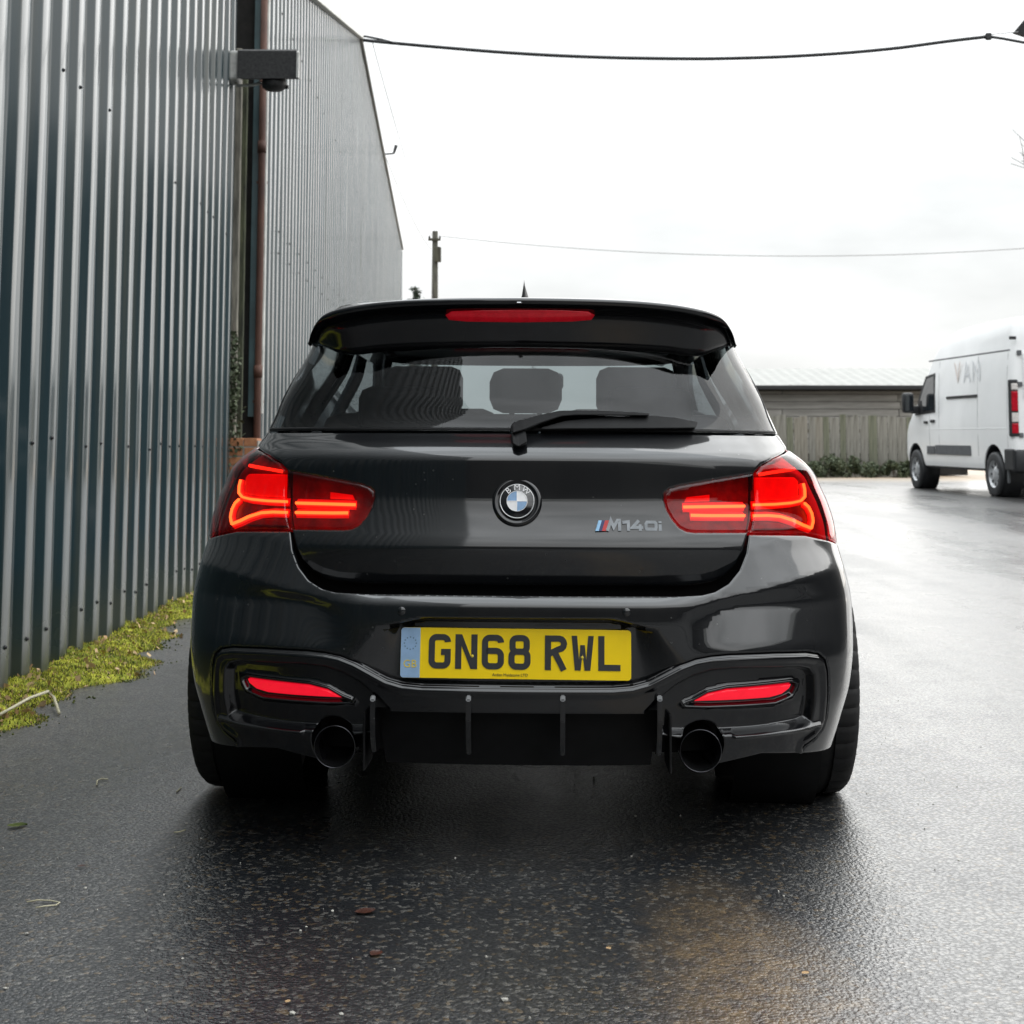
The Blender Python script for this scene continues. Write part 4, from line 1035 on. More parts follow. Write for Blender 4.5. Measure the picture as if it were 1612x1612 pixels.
x_,z_=tr2([(817,477)],.185)[0]; MB().box((x_,.182,z_),(.012,.012,.004),.0015).build('washer_jet',M['chrome'],car)
# ---- shark fin aerial
af=[]
for (t,hh,wd) in [(0,.0,.02),(.15,.062,.008),(.2,.072,.005),(.28,.066,.008),(.45,.04,.018),(.7,.018,.028),(1,.001,.02)]: af.append((t,hh,wd))
vs=[];fs=[]
zz=roofz(0,.9)-.004
for t,hh,wd in af:
    y=.80+.17*t
    for s,k in ((-1,0),(-.75,.35),(-.3,.85),(0,1),(.3,.85),(.75,.35),(1,0)): vs.append((s*max(wd,.004)*(1.3-.6*k)-.004,y,zz+hh*k+.004*(1-k)))
fs=[(j*7+i,(j+1)*7+i,(j+1)*7+i+1,j*7+i+1) for j in range(6) for i in range(6)]+[tuple(range(7))]
autosmooth(mesh('roof_aerial',vs,fs,M['plastic'],car,smooth=True),60)
# ---- tail lamps
def offpoly(poly,k):
    c=np.mean(np.array(poly),0); return [(c[0]+(u-c[0])*k,c[1]+(z-c[1])*k) for u,z in poly]
glow=trace(upper,[(1196,752),(1262,750),(1268,757),(1267,781),(1240,785),(1196,787)],.8,.86)
ub=trace(upper,[(1190,793.5),(1225,792.5),(1253,790),(1268,786.5),(1274,780),(1274,768),(1272,760)],.8,.8)
lb=trace(upper,[(1190,810),(1215,809.5),(1235,811),(1255,817),(1270,824),(1284,829.5)],.8,.78)
lb2=trace(upper,[(1285,829.5),(1288,818),(1286,806),(1281,796),(1274,790)],.9,.8)
ts=trace(upper,[(1200,747),(1220,743),(1240,738.5),(1256,734)],.8,.9)
iu=trace(upper,[(1078,797),(1110,796.5),(1145,796),(1176,795.5)],.5,.8); il=trace(upper,[(1090,809.5),(1115,810),(1145,810),(1176,810)],.5,.8)
ig=trace(upper,[(1085,782),(1122,778),(1122,788),(1081,789)],.5,.8)
for sgn in (1,-1):
    fx_=(lambda p:p) if sgn>0 else mir
    lo=panel('tail_lamp',upper,fx_(outer_poly),M['redhouse'],car,step=.012,edge=0,skirt=.0,off=-.024)
    lo['label']='wrap-round outer half of the tail lamp, light bars lit'
    panel('lens',upper,fx_(outer_poly),M['lens'],lo,step=.010,edge=.006,skirt=.022,off=.002)
    panel('glow_panel',upper,fx_(glow),M['redglow'],lo,step=.012,edge=.004,skirt=.006,off=-.018)
    for nm,ln,wd,o_ in (('light_bar',ub,.0105,-.012),('light_bar',lb,.0115,-.012),('light_bar',lb2,.010,-.0135)):
        ribbon('bar_glow',upper,fx_(ln),wd*1.8,M['barsoft'],lo,off=o_-.009,th=.003)
        ribbon('bar_edge',upper,fx_(ln),wd*1.0,M['barhalo'],lo,off=o_-.006,th=.003)
        ribbon(nm,upper,fx_(ln),wd*.52,M['bar'],lo,off=o_,th=.003)
    ribbon('light_bar',upper,fx_(ts),.0075,M['barhalo'],lo,off=-.012,th=.003)
    rv=trace(upper,[(1192,818),(1235,820),(1262,829),(1192,830)],.8,.78)
    panel('reversing_lens',upper,fx_(rv),M['redhouse'],lo,step=.012,edge=.002,skirt=.004,off=-.018)
    li=panel('tail_lamp',upper,fx_(inner),M['redhouse'],car,step=.012,edge=0,skirt=.0,off=-.022)
    li['label']='inner half of the tail lamp on the tailgate, two bars lit'
    panel('lens',upper,fx_(inner),M['lens'],li,step=.010,edge=.006,skirt=.022,off=.002)
    panel('glow_panel',upper,fx_(ig),M['redglow'],li,step=.012,edge=.004,skirt=.006,off=-.018)
    for ln in (iu,il):
        ribbon('bar_glow',upper,fx_(ln),.022,M['barsoft'],li,off=-.0195,th=.003)
        ribbon('bar_edge',upper,fx_(ln),.0115,M['barhalo'],li,off=-.017,th=.003)
        ribbon('light_bar',upper,fx_(ln),.0064,M['bar'],li,off=-.011,th=.003)
# ---- roundel
bp0=upper(np.array([badge_c[0]]),np.array([badge_c[1]]))[0]
bd=empty('roundel',(float(bp0[0]),float(bp0[1])-.002,float(bp0[2]))); bd.parent=car; bd.rotation_euler=(math.radians(-12),0,0)
M['blkenamel']=pmat('black_enamel',(.006,.006,.008),rough=.15,coat=1,var=.2,vscale=30)
M['blue']=pmat('blue_enamel',(.13,.30,.54),rough=.2,coat=1,var=.12,vscale=60)
M['white']=pmat('white_enamel',(.80,.79,.79),rough=.25,coat=1,var=.06,vscale=60)
M['silver']=pmat('silver_print',(.80,.80,.80),rough=.35,metal=.3,var=.1,vscale=60)
MB().lathe([(.016,.058),(-.002,.0575),(-.006,.053),(-.006,.048),(-.002,.043),(-.002,.0415)],axis='y',n=64).build('surround',M['gloss'],bd,True)
MB().lathe([(-.002,.0425),(-.0065,.0415),(-.008,.039),(-.009,.0)],axis='y',n=64).build('disc',M['blkenamel'],bd,True)
MB().lathe([(-.0078,.0402),(-.0098,.0396),(-.0100,.0388),(-.0088,.0380)],axis='y',n=64).build('silver_ring',M['silver'],bd,True)
MB().lathe([(-.0088,.0243),(-.0105,.0239),(-.0105,.0229),(-.0088,.0226)],axis='y',n=48).build('silver_ring',M['silver'],bd,True)
for q in range(4):
    pts=[(0,0)]+[(.0228*math.cos(PI/2*(q+k/10)),.0228*math.sin(PI/2*(q+k/10))) for k in range(11)]
    slab('quadrant',pts,-.0100,-.006,M['white'] if q in (0,2) else M['blue'],bd)
MB().box((0,-.0102,0),(.0012,.0006,.0456)).build('silver_cross',M['silver'],bd); MB().box((0,-.01025,0),(.0456,.0006,.0012)).build('silver_cross',M['silver'],bd)
for ch,a in (('B',40),('M',0),('W',-40)):
    r=.0313; q=math.radians(a)
    text('roundel_letter',ch,.0190,(-r*math.sin(q),-.0096,r*math.cos(q)),M['white'],bd,rot=(PI/2,-q,0),ext=.0006,sx=1.05)
# ---- model lettering
ml0=solve(upper,937,836,.15,.77); ml1=solve(upper,1050,822,.3,.79)
A_=upper(np.array([ml0[0],ml1[0]]),np.array([ml0[1],ml1[1]])); 
mdl=empty('model_lettering',(float(A_[0][0]),float(A_[0][1])-.004,float(A_[0][2]))); mdl.parent=car
wL=float(A_[1][0]-A_[0][0]); hL=.0245
mdl.rotation_euler=(math.radians(-14),0,math.atan2(float(A_[1][1]-A_[0][1]),wL))
k=wL/121
M['mlb']=pmat('light_blue_enamel',(.30,.55,.80),rough=.3,var=.1,vscale=50); M['mdb']=pmat('dark_blue_enamel',(.02,.03,.12),rough=.3,var=.1,vscale=50); M['mrd']=pmat('red_enamel',(.55,.03,.03),rough=.3,var=.1,vscale=50)
M['mletter']=pmat('dark_chrome',(.17,.18,.19),rough=.18,metal=1,var=.15,vscale=40)
H_=hL/k
def par(x0,x1,mat,nm,y=-.003): slab(nm,[((x0)*k,0),((x1)*k,0),((x1+6)*k,hL),((x0+6)*k,hL)],y,.004,mat,mdl)
par(0,5.5,M['mlb'],'stripe'); par(5.5,11,M['mdb'],'stripe'); par(11,18,M['mrd'],'stripe')
ser={'M':[[(20,0),(26.5,H_),(31,H_*.35),(38,H_),(41,H_),(41,0)]],
 '1':[[(46,H_*.8),(56,H_*.87),(56,0)]],
 '4':[[(74,H_),(63,H_*.33),(81,H_*.33)],[(76,H_*.62),(76,0)]],
 '0':[['c',(87,3),(102,3),(103,6),(103,H_-5),(101,H_-3),(88,H_-3),(86,H_-6),(86,6)]],
 'i':[[(110,0),(110,H_*.62)],[(110,H_*.74),(110,H_*.92)]]}
for ch in 'M140i': strokes('letter',ser[ch],5.2,M['mletter'],mdl,0,0,-.0035,.004,k,k)
# ---- rear wiper
wp=empty('rear_wiper',(0,0,0)); wp.parent=car
def gp(px,py,off=.02,S=None):
    S=S or green; py=py+off*330; t=solve(S,px,py,(px-820)/700,1.03); e=1e-3
    P=S(np.array([t[0],t[0]+e,t[0]]),np.array([t[1],t[1],t[1]+e])); n=np.cross(P[1]-P[0],P[2]-P[0]); n/=np.linalg.norm(n); return P[0]+n*off
def flatbar(name,top,bot,off0,off1,mat):
    A=[gp(x,y,off1) for x,y in top]; Bq=[gp(x,y,off1) for x,y in bot]; C=[gp(x,y,off0) for x,y in top]; D=[gp(x,y,off0) for x,y in bot]; n=len(A)
    v=A+Bq+C+D; f=[]
    for i in range(n-1): f+=[(i,i+1,n+i+1,n+i),(2*n+i,3*n+i,3*n+i+1,2*n+i+1),(i,2*n+i,2*n+i+1,i+1),(n+i,n+i+1,3*n+i+1,3*n+i)]
    f+=[(0,n,3*n,2*n),(n-1,3*n-1,4*n-1,2*n-1)]
    o=mesh(name,v,f,mat,wp); bm=bmesh.new(); bm.from_mesh(o.data); bmesh.ops.recalc_face_normals(bm,faces=list(bm.faces)); bmesh.ops.bevel(bm,geom=list(bm.edges),offset=.0018,segments=2,affect='EDGES'); bm.to_mesh(o.data); bm.free(); return o
flatbar('wiper_arm',[(806,671),(822,662),(850,653),(880,646),(905,645.5),(960,646.5),(1018,651)],[(808,688),(826,683),(850,671),(882,656),(905,653.5),(960,654),(1018,655.5)],.012,.032,M['plastic'])
flatbar('wiper_blade',[(852,676),(890,663),(960,656),(1020,654),(1060,658),(1095,666)],[(852,680),(890,679),(960,678.5),(1020,678),(1060,677.5),(1092,677)],.004,.02,M['plastic'])
flatbar('wiper_pivot',[(804,672),(815,668),(826,669)],[(808,702),(816,706),(830,700)],.004,.024,M['plastic'])
# ---- wheels
def wheel(x,y,sgn,wd,name='wheel'):
    r=.322; wo=empty(name,(x,y,r+.05)); wo.parent=car
    h=wd/2; prof=[(-h+.02,.235),(-h+.004,.262),(-h-.004,.285),(-h+.002,.303),(-h+.016,.3155),(-h+.032,.3205)]
    gx=[-.055,-.018,.018,.055]
    for g in gx: prof+=[(g-.006,.322),(g-.005,.314),(g+.005,.314),(g+.006,.322)]
    prof+=[(h-.032,.3205),(h-.016,.3155),(h-.002,.303),(h+.004,.285),(h-.004,.262),(h-.02,.235)]
    n=240; vs=[];m=len(prof)
    for k_ in range(n):
        q=2*PI*k_/n
        for j,(a,rr) in enumerate(prof):
            # lateral sipes on the shoulders
            sh_=0
            if (2<=j<=6 or m-7<=j<=m-3) and k_%6==0: sh_=.005
            vs.append((a,(rr-sh_)*math.cos(q),(rr-sh_)*math.sin(q)))
    fs=[(k_*m+i,((k_+1)%n)*m+i,((k_+1)%n)*m+i+1,k_*m+i+1) for k_ in range(n) for i in range(m-1)]
    autosmooth(mesh('tyre',vs,fs,M['tyre'],wo,True),40)
    s=sgn; pr=[(s*(h-.02),.236),(s*(h-.012),.226),(s*(h-.03),.214),(s*(h-.09),.205),(-s*(h-.03),.205),(-s*(h-.012),.226),(-s*(h-.02),.236)]
    rm=MB().lathe(pr,'x',48).build('rim',M['rim'],wo,True)
    for q in range(10):
        a=2*PI*q/10; c=(s*(h-.05),.125*math.cos(a),.125*math.sin(a)); MB().box(c,(.03,.19,.032),.006,Matrix.Rotation(a,3,'X')).build('spoke',M['rim'],rm)
    MB().lathe([(s*(h-.035),0),(s*(h-.035),.055),(s*(h-.06),.07)],'x',24).build('hub',M['rim'],rm,True)
    MB().lathe([(s*.01,.0),(s*.01,.16),(s*.035,.16),(s*.035,0)],'x',32).build('brake_disc',M['rim'],wo,True)
    return wo
wheel(.752,YR,1,.245); wheel(-.752,YR,-1,.245); wheel(.75,YF,1,.225); wheel(-.75,YF,-1,.225)
for sx in (1,-1):
    for y in (YR,YF): MB().lathe([(-.12,.36),(.1,.365)],'x',32,c=(.67*sx,y,.37)).build('arch_liner',M['shell'],car,True)
# ---- mirrors and interior
for sx in (1,-1):
    autosmooth(MB().box((.85*sx,2.62,1.0),(.18,.12,.13),.05).build('door_mirror',M['paint'],car),40)
    MB().box((.75*sx,2.64,.97),(.08,.06,.03),.01).build('mirror_arm',M['plastic'],car)
def seat(x,y,hw,zb,zt_,hr,hz):
    s=empty('seat',(x,y,.55)); s.parent=car
    MB().box((0,0,(zb+zt_)/2-.55),(hw*2,.14,zt_-zb),.05,Matrix.Rotation(math.radians(-9),3,'X')).build('backrest',M['cloth'],s,True)
    MB().box((0,-.045,hz-.55),(hr*2,.09,.17),.04).build('headrest',M['cloth'],s,True)
    for k_ in (-.05,.05): MB().tube([(k_,-.03,zt_-.6),(k_,-.04,hz-.56)],.008,8).build('headrest_post',M['chrome'],s,True)
    MB().box((0,.25,-.1),(hw*2,.5,.16),.05).build('cushion',M['cloth'],s,True)
seat(-.36,1.72,.25,.62,1.13,.135,1.185); seat(.36,1.72,.25,.62,1.13,.135,1.185)
rbn=empty('rear_bench',(0,.98,.5)); rbn.parent=car
MB().box((0,0,.29),(1.2,.16,.60),.05,Matrix.Rotation(math.radians(-12),3,'X')).build('backrest',M['cloth'],rbn,True)
for x in (-.36,.36): MB().box((x,-.03,.60),(.25,.09,.13),.035).build('headrest',M['cloth'],rbn,True)
MB().box((0,-.03,.655),(.21,.09,.13),.04).build('headrest',M['cloth'],rbn,True)
for k_ in (-.04,.04): MB().tube([(k_,-.02,.45),(k_,-.03,.6)],.008,8).build('headrest_post',M['chrome'],rbn,True)
MB().box((0,.62,.90),(1.15,.5,.02),.008).build('parcel_shelf',M['cloth'],car)
MB().box((0,2.95,.93),(1.3,.5,.16),.05).build('dashboard',M['cloth'],car,True)
MB().box((0,2.42,1.26),(.24,.03,.065),.02).build('interior_mirror',M['cloth'],car,True)
MB().lathe([(0,.155),(.012,.17),(.024,.185),(.012,.19),(0,.185)],'y',32,c=(.36,2.45,.93),close=True).build('steering_wheel',M['cloth'],car,True)
# ================================================================== VAN
def van():
    PR=at(1563,781,23.8); PFr=at(1441,768,27.45)
    # local frame: x to the van's right, y forward, z up; origin under the rear left wheel's outer face
    d=Vector((PFr.x-PR.x,3.65,0)).normalized(); rz=-math.atan2(d.x,d.y)
    g0=.415; slope=math.atan2(.48-.415,3.68)
    vo=empty('panel_van',(PR.x+.02,23.8,g0)); vo.rotation_euler=(slope,0,rz)
    tag(vo,'white high roof panel van parked by the far fence','van')
    white=pmat('white_van_paint',(.90,.90,.89),rough=.35,spec=.4,coat=.3,var=.03,vscale=1.5)
    grey=pmat('grey_moulding',(.10,.105,.11),rough=.6,var=.2,vscale=10)
    black=pmat('black_van_plastic',(.018,.019,.021),rough=.55,var=.3,vscale=12)
    cap=pmat('wheel_cover_silver',(.50,.51,.52),rough=.4,metal=.4,var=.25,vscale=14)
    redv=pmat('van_red_lens',(.42,.008,.02),rough=.2,spec=.5,var=.2,vscale=20); clr=pmat('van_clear_lens',(.62,.58,.55),rough=.2,var=.15,vscale=20)
    dgl=glassmat('van_glass',(.25,.28,.30),1.5)
    gapm=pmat('panel_gap_shadow',(.30,.30,.30),rough=.8,var=.1,vscale=5)
    W=2.02; RO=1.00; WB=3.68; L=5.55
    # side silhouette stations: (y from rear wheel, roof z, belt width etc.)
    # body as horizontal-ish loft: for every z-level a plan outline
    zl=[.42,.50,.62,.80,1.00,1.15,1.30,1.45,1.65,1.85,2.05,2.22,2.28,2.45,2.60,2.70,2.755]
    yr=[v+.24 for v in (-.93,-.96,-.975,-.98,-.98,-.98,-.98,-.978,-.975,-.972,-.968,-.962,-.96,-.955,-.945,-.92,-.82)]
    yf=[4.42,4.50,4.52,4.50,4.46,4.36,4.18,3.86,3.62,3.42,3.22,3.06,3.00,2.72,2.36,1.9,1.2]
    ins=[.04,.02,.01,.005,.0,.0,.005,.008,.012,.02,.032,.048,.056,.068,.085,.12,.24]
    def ring(k):
        x0=ins[k]; x1=W-ins[k]; a=yr[k]; b=yf[k]; r=.10 if k<13 else .14; rf=.42 if k<7 else .30
        o=[]
        def c(cx,cy,rx,ry,a0,a1,n):
            for q in range(n+1):
                t=math.radians(a0+(a1-a0)*q/n); o.append((cx+rx*math.cos(t),cy+ry*math.sin(t),zl[k]))
        c(x0+r,a+r,r,r,180,270,6); c(x1-r,a+r,r,r,270,360,6); c(x1-.5,b-rf,.5,rf,0,90,8); c(x0+.5,b-rf,.5,rf,90,180,8)
        return o
    vs=[];m=None
    for k in range(len(zl)): R=ring(k); m=len(R); vs+=R
    fs=[(k*m+i,k*m+(i+1)%m,(k+1)*m+(i+1)%m,(k+1)*m+i) for k in range(len(zl)-1) for i in range(m)]
    fs+=[tuple((len(zl)-1)*m+i for i in range(m)),tuple(reversed(range(m)))]
    body=mesh('body',vs,fs,white,vo,True)
    # wheel arches cut out of the body
    for yc in (0,WB):
        for xc in (.0,W):
            cu=MB().lathe([(-.28,.0),(-.28,.43),(.28,.43),(.28,.0)],'x',40,c=(xc,yc,.38)).build('arch_cut',black)
            cu.parent=vo
            md=body.modifiers.new('arch','BOOLEAN'); md.operation='DIFFERENCE'; md.object=cu; md.solver='EXACT'
    bpy.context.view_layer.update()
    me=bpy.data.meshes.new_from_object(body.evaluated_get(bpy.context.evaluated_depsgraph_get()))
    body.modifiers.clear(); body.data=me
    for o in [o for o in bpy.data.objects if o.name.startswith('arch_cut')]: bpy.data.objects.remove(o)
    if len(me.materials)==0: me.materials.append(white)
    autosmooth(body,28)
    for yc in (0,WB):
        for xc,s in ((.0,1),(W,-1)):
            MB().lathe([(0,.429),(.27,.429),(.27,.0)],'x',32,c=(xc+s*.03 if s>0 else xc-.03-.27,yc,.38)).build('arch_liner',black,vo,True)
            w_=empty('wheel',(xc+s*.10,yc,.345)); w_.parent=vo; w_.rotation_euler=(0,0,0 if s>0 else PI)
            MB().lathe([(.10,.21),(.105,.30),(.09,.335),(.06,.345),(-.06,.345),(-.09,.335),(-.105,.30),(-.10,.21)],'x',40).build('tyre',black,w_,True)
            MB().lathe([(-.10,.215),(-.085,.205),(-.07,.19),(-.06,.12),(-.075,.10),(-.09,.06),(-.09,0)],'x',32).build('wheel_cover',cap,w_,True)
            for q in range(8):
                a=2*PI*q/8; MB().box((-.073,.155*math.cos(a),.155*math.sin(a)),(.012,.055,.03),.004,Matrix.Rotation(a,3,'X')).build('cover_slot',black,w_)
    def side(name,y0,y1,z0,z1,th,mat,x=0,bev=.006,par_=vo):
        return MB().box((x-th/2+.006,(y0+y1)/2,(z0+z1)/2),(th+.012,y1-y0,z1-z0),bev).build(name,mat,par_)
    # side mouldings, rail, handles
    side('side_moulding',.95,2.62,.62,.78,.018,grey,x=.012)
    side('side_moulding',2.66,3.05,.62,.76,.018,grey,x=.012)
    side('slide_rail',.62,2.02,1.555,1.60,.02,black,x=.012)
    side('door_handle',2.62,2.80,1.165,1.215,.025,black); side('door_handle',2.98,3.14,1.15,1.195,.025,black)
    side('belt_crease',-.6,3.1,1.045,1.06,.006,white,x=.002)
    side('roof_gutter',-.65,3.0,2.23,2.255,.012,grey,x=.058)
    # lettering on the flank
    lt_g=pmat('pale_grey_lettering',(.80,.81,.82),rough=.5,var=.1,vscale=10); lt_o=pmat('pale_orange_lettering',(.84,.75,.70),rough=.5,var=.1,vscale=10); lt_s=pmat('faint_lettering',(.66,.67,.62),rough=.5,var=.05,vscale=10)
    def vt(body_,size,y,z,m_,x): 
        o=text('flank_lettering',body_,size,(x,y,z),m_,vo,rot=(PI/2,0,-PI/2),ext=.0005); o.rotation_euler=(PI/2,math.radians(0),-PI/2); return o
    vt('V',.50,1.50,1.96,lt_o,.012); vt('A',.50,1.08,1.96,lt_g,.012); vt('N',.50,.66,1.96,lt_g,.012)
    # cab door window and windscreen pillar trim, mirror
    def poly_on_side(name,pts,mat,th=.008):
        def xin(z): return float(np.interp(z,zl,ins))
        v=[(xin(z)-th,y,z) for y,z in pts]+[(xin(z)+.01,y,z) for y,z in pts]; n=len(pts)
        o=MB().add(v,[tuple(range(n)),tuple(reversed(range(n,2*n)))]+[(i,n+i,n+(i+1)%n,(i+1)%n) for i in range(n)]).build(name,mat,vo)
        bm=bmesh.new(); bm.from_mesh(o.data); bmesh.ops.recalc_face_normals(bm,faces=list(bm.faces)); bm.to_mesh(o.data); bm.free(); return o
    for (y0,z0,z1) in ((-.60,.60,2.2),(.62,.62,2.2),(2.42,.60,2.2),(2.90,.60,1.30)):
        zs_=[z0+(z1-z0)*k/6 for k in range(7)]; poly_on_side('panel_gap',[(y0,z) for z in zs_]+[(y0+.014,z) for z in reversed(zs_)],gapm,.0015)
    drk=pmat('van_window',(.02,.024,.028),rough=.05,spec=.8,var=.2,vscale=3)
    poly_on_side('window_trim',[(2.60,1.34),(3.62,1.30),(3.44,1.62),(3.10,1.98),(2.62,2.02)],black,.006)
    poly_on_side('cab_window',[(2.66,1.39),(3.46,1.36),(3.34,1.60),(3.04,1.93),(2.68,1.97)],drk,.010)
    mr_=empty('door_mirror',(-.02,3.38,1.42)); mr_.parent=vo
    autosmooth(MB().box((-.20,.0,.10),(.20,.16,.36),.05).build('housing',black,mr_,True),40)
    MB().box((-.05,.05,-.02),(.18,.10,.14),.03).build('arm',black,mr_,True)
    MB().box((-.20,-.085,.10),(.15,.01,.29),.004).build('mirror_glass',drk,mr_)
    poly_on_side('quarter_trim',[(3.22,1.32),(3.64,1.30),(3.52,1.46),(3.30,1.56)],black,.016)
    # tail: lamp clusters, bumper, doors
    for xc,s in ((.055,1),(W-.055,-1)):
        tl=empty('tail_lamp',(xc,-.715,.96)); tl.parent=vo
        MB().box((0,0,.40),(.135,.09,.86),.02).build('lamp_housing',black,tl)
        MB().box((.005*s,-.035,.72),(.10,.05,.10),.01).build('lens',clr,tl); MB().box((.005*s,-.035,.50),(.10,.05,.30),.01).build('lens',redv,tl)
        MB().box((.005*s,-.035,.255),(.10,.05,.14),.01).build('lens',clr,tl); MB().box((.005*s,-.035,.09),(.10,.05,.15),.01).build('lens',redv,tl)
        MB().box((0,-.04,2.42-.96),(.10,.05,.05),.008).build('marker_lamp',black,tl)
    bu=autosmooth(MB().box((W/2,-.76,.56),(W-.02,.24,.34),.06).build('rear_bumper',black,vo),40)
    side('bumper_end',-.82,-.46,.42,.74,.03,black,x=.02,bev=.03)
    MB().box((.30,-.885,.50),(.26,.02,.07),.006).build('reflector',redv,vo)
    side('mud_flap',-.50,-.44,.22,.62,.02,grey,x=.06)
    MB().box((W/2,-.746,1.55),(.014,.012,1.6)).build('door_gap',grey,vo)
    for z in (.95,1.72,2.2): MB().box((.155,-.745,z),(.07,.04,.07),.01).build('door_hinge',grey,vo)
    MB().box((W/2,-.75,1.85),(1.6,.008,.70),.002).build('rear_door_panel',white,vo)
    MB().box((W/2,1.75,.44),(W-.12,4.9,.12),.03).build('underbody',black,vo)
    return vo
van()
# ================================================================== SHED, FENCE, HEDGE PLANTS
FY=38.0; SY=40.0; gF=float(_g(FY)); gS=float(_g(SY))
M['boardg']=pmat('weathered_fence_board',(.10,.097,.08),rough=.9,base2=(.29,.28,.25),vscale=2.5,detail=8,stretch=(4,4,.35),bump=.3,bscale=20)
M['boardm']=pmat('algae_green_fence_board',(.075,.08,.055),rough=.9,base2=(.20,.205,.15),vscale=2.5,detail=8,stretch=(4,4,.35),bump=.3,bscale=20)
M['boardb']=pmat('brown_fence_board',(.12,.11,.085),rough=.9,base2=(.30,.28,.24),vscale=2.5,detail=8,stretch=(4,4,.35),bump=.3,bscale=20)
M['hboard']=pmat('grey_shed_board',(.17,.165,.15),rough=.9,base2=(.31,.30,.28),vscale=2,detail=8,stretch=(.4,4,4))
M['roofpale']=pmat('pale_roof_sheet',(.28,.28,.265),rough=.75,var=.08,vscale=3)
xa,xb=at(1060,700,FY).x,at(1475,700,FY).x
fe=empty('board_fence',(xa,FY,gF)); tag(fe,'weathered vertical board fence, mossy and uneven, in front of the shed','fence')
x=0; ztop=at(1300,655,FY).z-gF
while x<xb-xa:
    wd=random.uniform(.15,.26); h=ztop+random.uniform(-.05,.05)
    o=MB().box((0,0,h/2),(wd-.012,.025,h),.004).build('board',random.choice([M['boardg'],M['boardm'],M['boardb'],M['boardg']]),fe)
    o.location=(x+wd/2,random.uniform(-.012,.012),0); o.rotation_euler=(random.uniform(-.01,.01),random.uniform(-.012,.012),0); x+=wd
for z in (.35,1.15): MB().box(((xb-xa)/2,.06,z),(xb-xa,.06,.09),.006).build('rail',M['boardb'],fe)
sx0,sx1=at(1010,600,SY).x,at(1520,600,SY).x; ze=at(1300,609,SY).z; zr=at(1300,580,SY+3.2).z; zb=at(1300,660,SY).z
sh=empty('timber_shed',(sx0,SY,gS)); tag(sh,'low timber shed with pale roof and dark gutter behind the board fence','shed')
Ls=sx1-sx0
MB().box((Ls/2,1.6,(ze-gS)/2),(Ls,3.1,ze-gS-.05)).build('wall_frame',M['dark'],sh)
nb=9; hb=(ze-zb+.9)/nb
for i in range(nb):
    z=zb-.9-gS+hb*(i+.5)
    x=0
    while x<Ls-.1:
        l=min(random.uniform(2.4,4.2),Ls-x)
        o=MB().box((0,0,0),(l-.015,.03,hb-.012),.004).build('board',M['hboard'],sh); o.location=(x+l/2,.02+random.uniform(-.006,.006),z); o.rotation_euler=(math.radians(-3),0,random.uniform(-.003,.003)); x+=l
x=0; i=0
while x<Ls+.3:
    y0,y1=-.28,3.3; z0=ze-gS+.03; z1=zr-gS
    vs=[];fs=[]; n=6
    for q in range(n+1):
        for (yy,zz) in ((y0,z0),(y1,z1)): vs.append((x-.2+q*.92/n*1.0,yy,zz+(.018 if q%2 else 0)+.002*(i%2)))
    fs=[(2*q,2*q+2,2*q+3,2*q+1) for q in range(n)]
    mesh('roof_sheet',vs,fs,M['roofpale'],sh); x+=.9; i+=1
MB().box((Ls/2,-.33,ze-gS-.035),(Ls+.5,.13,.12),.02).build('gutter',M['cable'],sh)
MB().box((Ls/2,-.22,ze-gS-.05),(Ls+.4,.03,.14),.004).build('fascia',M['dark'],sh)
# ---- leaf-built plants
def leafmat(name,c,c2):
    m=pmat(name,c,rough=.6,spec=.3,base2=c2,vscale=6,detail=3); 
    m.node_tree.nodes['Principled BSDF'].inputs['Subsurface Weight'].default_value=0
    return m
M['leaf']=leafmat('bramble_leaf',(.035,.05,.025),(.11,.13,.075)); M['leafd']=leafmat('dark_evergreen_leaf',(.012,.022,.014),(.03,.05,.03)); M['twig']=pmat('bare_twig',(.09,.075,.06),rough=.9,var=.3,vscale=10); M['twigp']=pmat('pale_bare_twig',(.24,.23,.21),rough=.9,var=.2,vscale=10)
def leaves(pts,size,aspect=.5):
    pts=np.asarray(pts); n=len(pts); a=rng.normal(size=(n,3)); a/=np.linalg.norm(a,axis=1)[:,None]; b=rng.normal(size=(n,3)); b-=a*(a*b).sum(1)[:,None]; b/=np.linalg.norm(b,axis=1)[:,None]
    s=size*rng.uniform(.6,1.3,(n,1)); v=np.concatenate([pts-a*s*.5,pts+b*s*aspect*.5,pts+a*s*.5,pts-b*s*aspect*.5],1).reshape(-1,3)
    return [tuple(p) for p in v],[(4*i,4*i+1,4*i+2,4*i+3) for i in range(n)]
def bush(x,y,w_,h,n,label,name='bramble_bush'):
    z=float(_g(y)); o=empty(name,(x,y,z)); tag(o,label,'bush',group='low bushes along the fence foot')
    c=[]; 
    for k_ in range(9):
        cx,cy,cz=rng.uniform(-w_/2,w_/2),rng.uniform(-.25,.2),rng.uniform(.1,h*.75); r=rng.uniform(.16,.32)*h; q=rng.normal(size=(n//9,3)); q/=np.linalg.norm(q,axis=1)[:,None]; q*=r*rng.uniform(.35,1,(n//9,1))**.5; q+= [cx,cy,cz]; q[:,2]=np.abs(q[:,2]); c.append(q)
    v,f=leaves(np.concatenate(c),.085,.6); mesh('foliage',v,f,M['leaf'],o)
    mb=MB()
    for k_ in range(7): mb.tube([(rng.uniform(-.1,.1),0,0),(rng.uniform(-w_/3,w_/3),rng.uniform(-.2,.2),h*.8)],[.012,.005],5)
    mb.build('stems',M['twig'],o)
bl_=['low green bramble bush at the foot of the board fence']*9
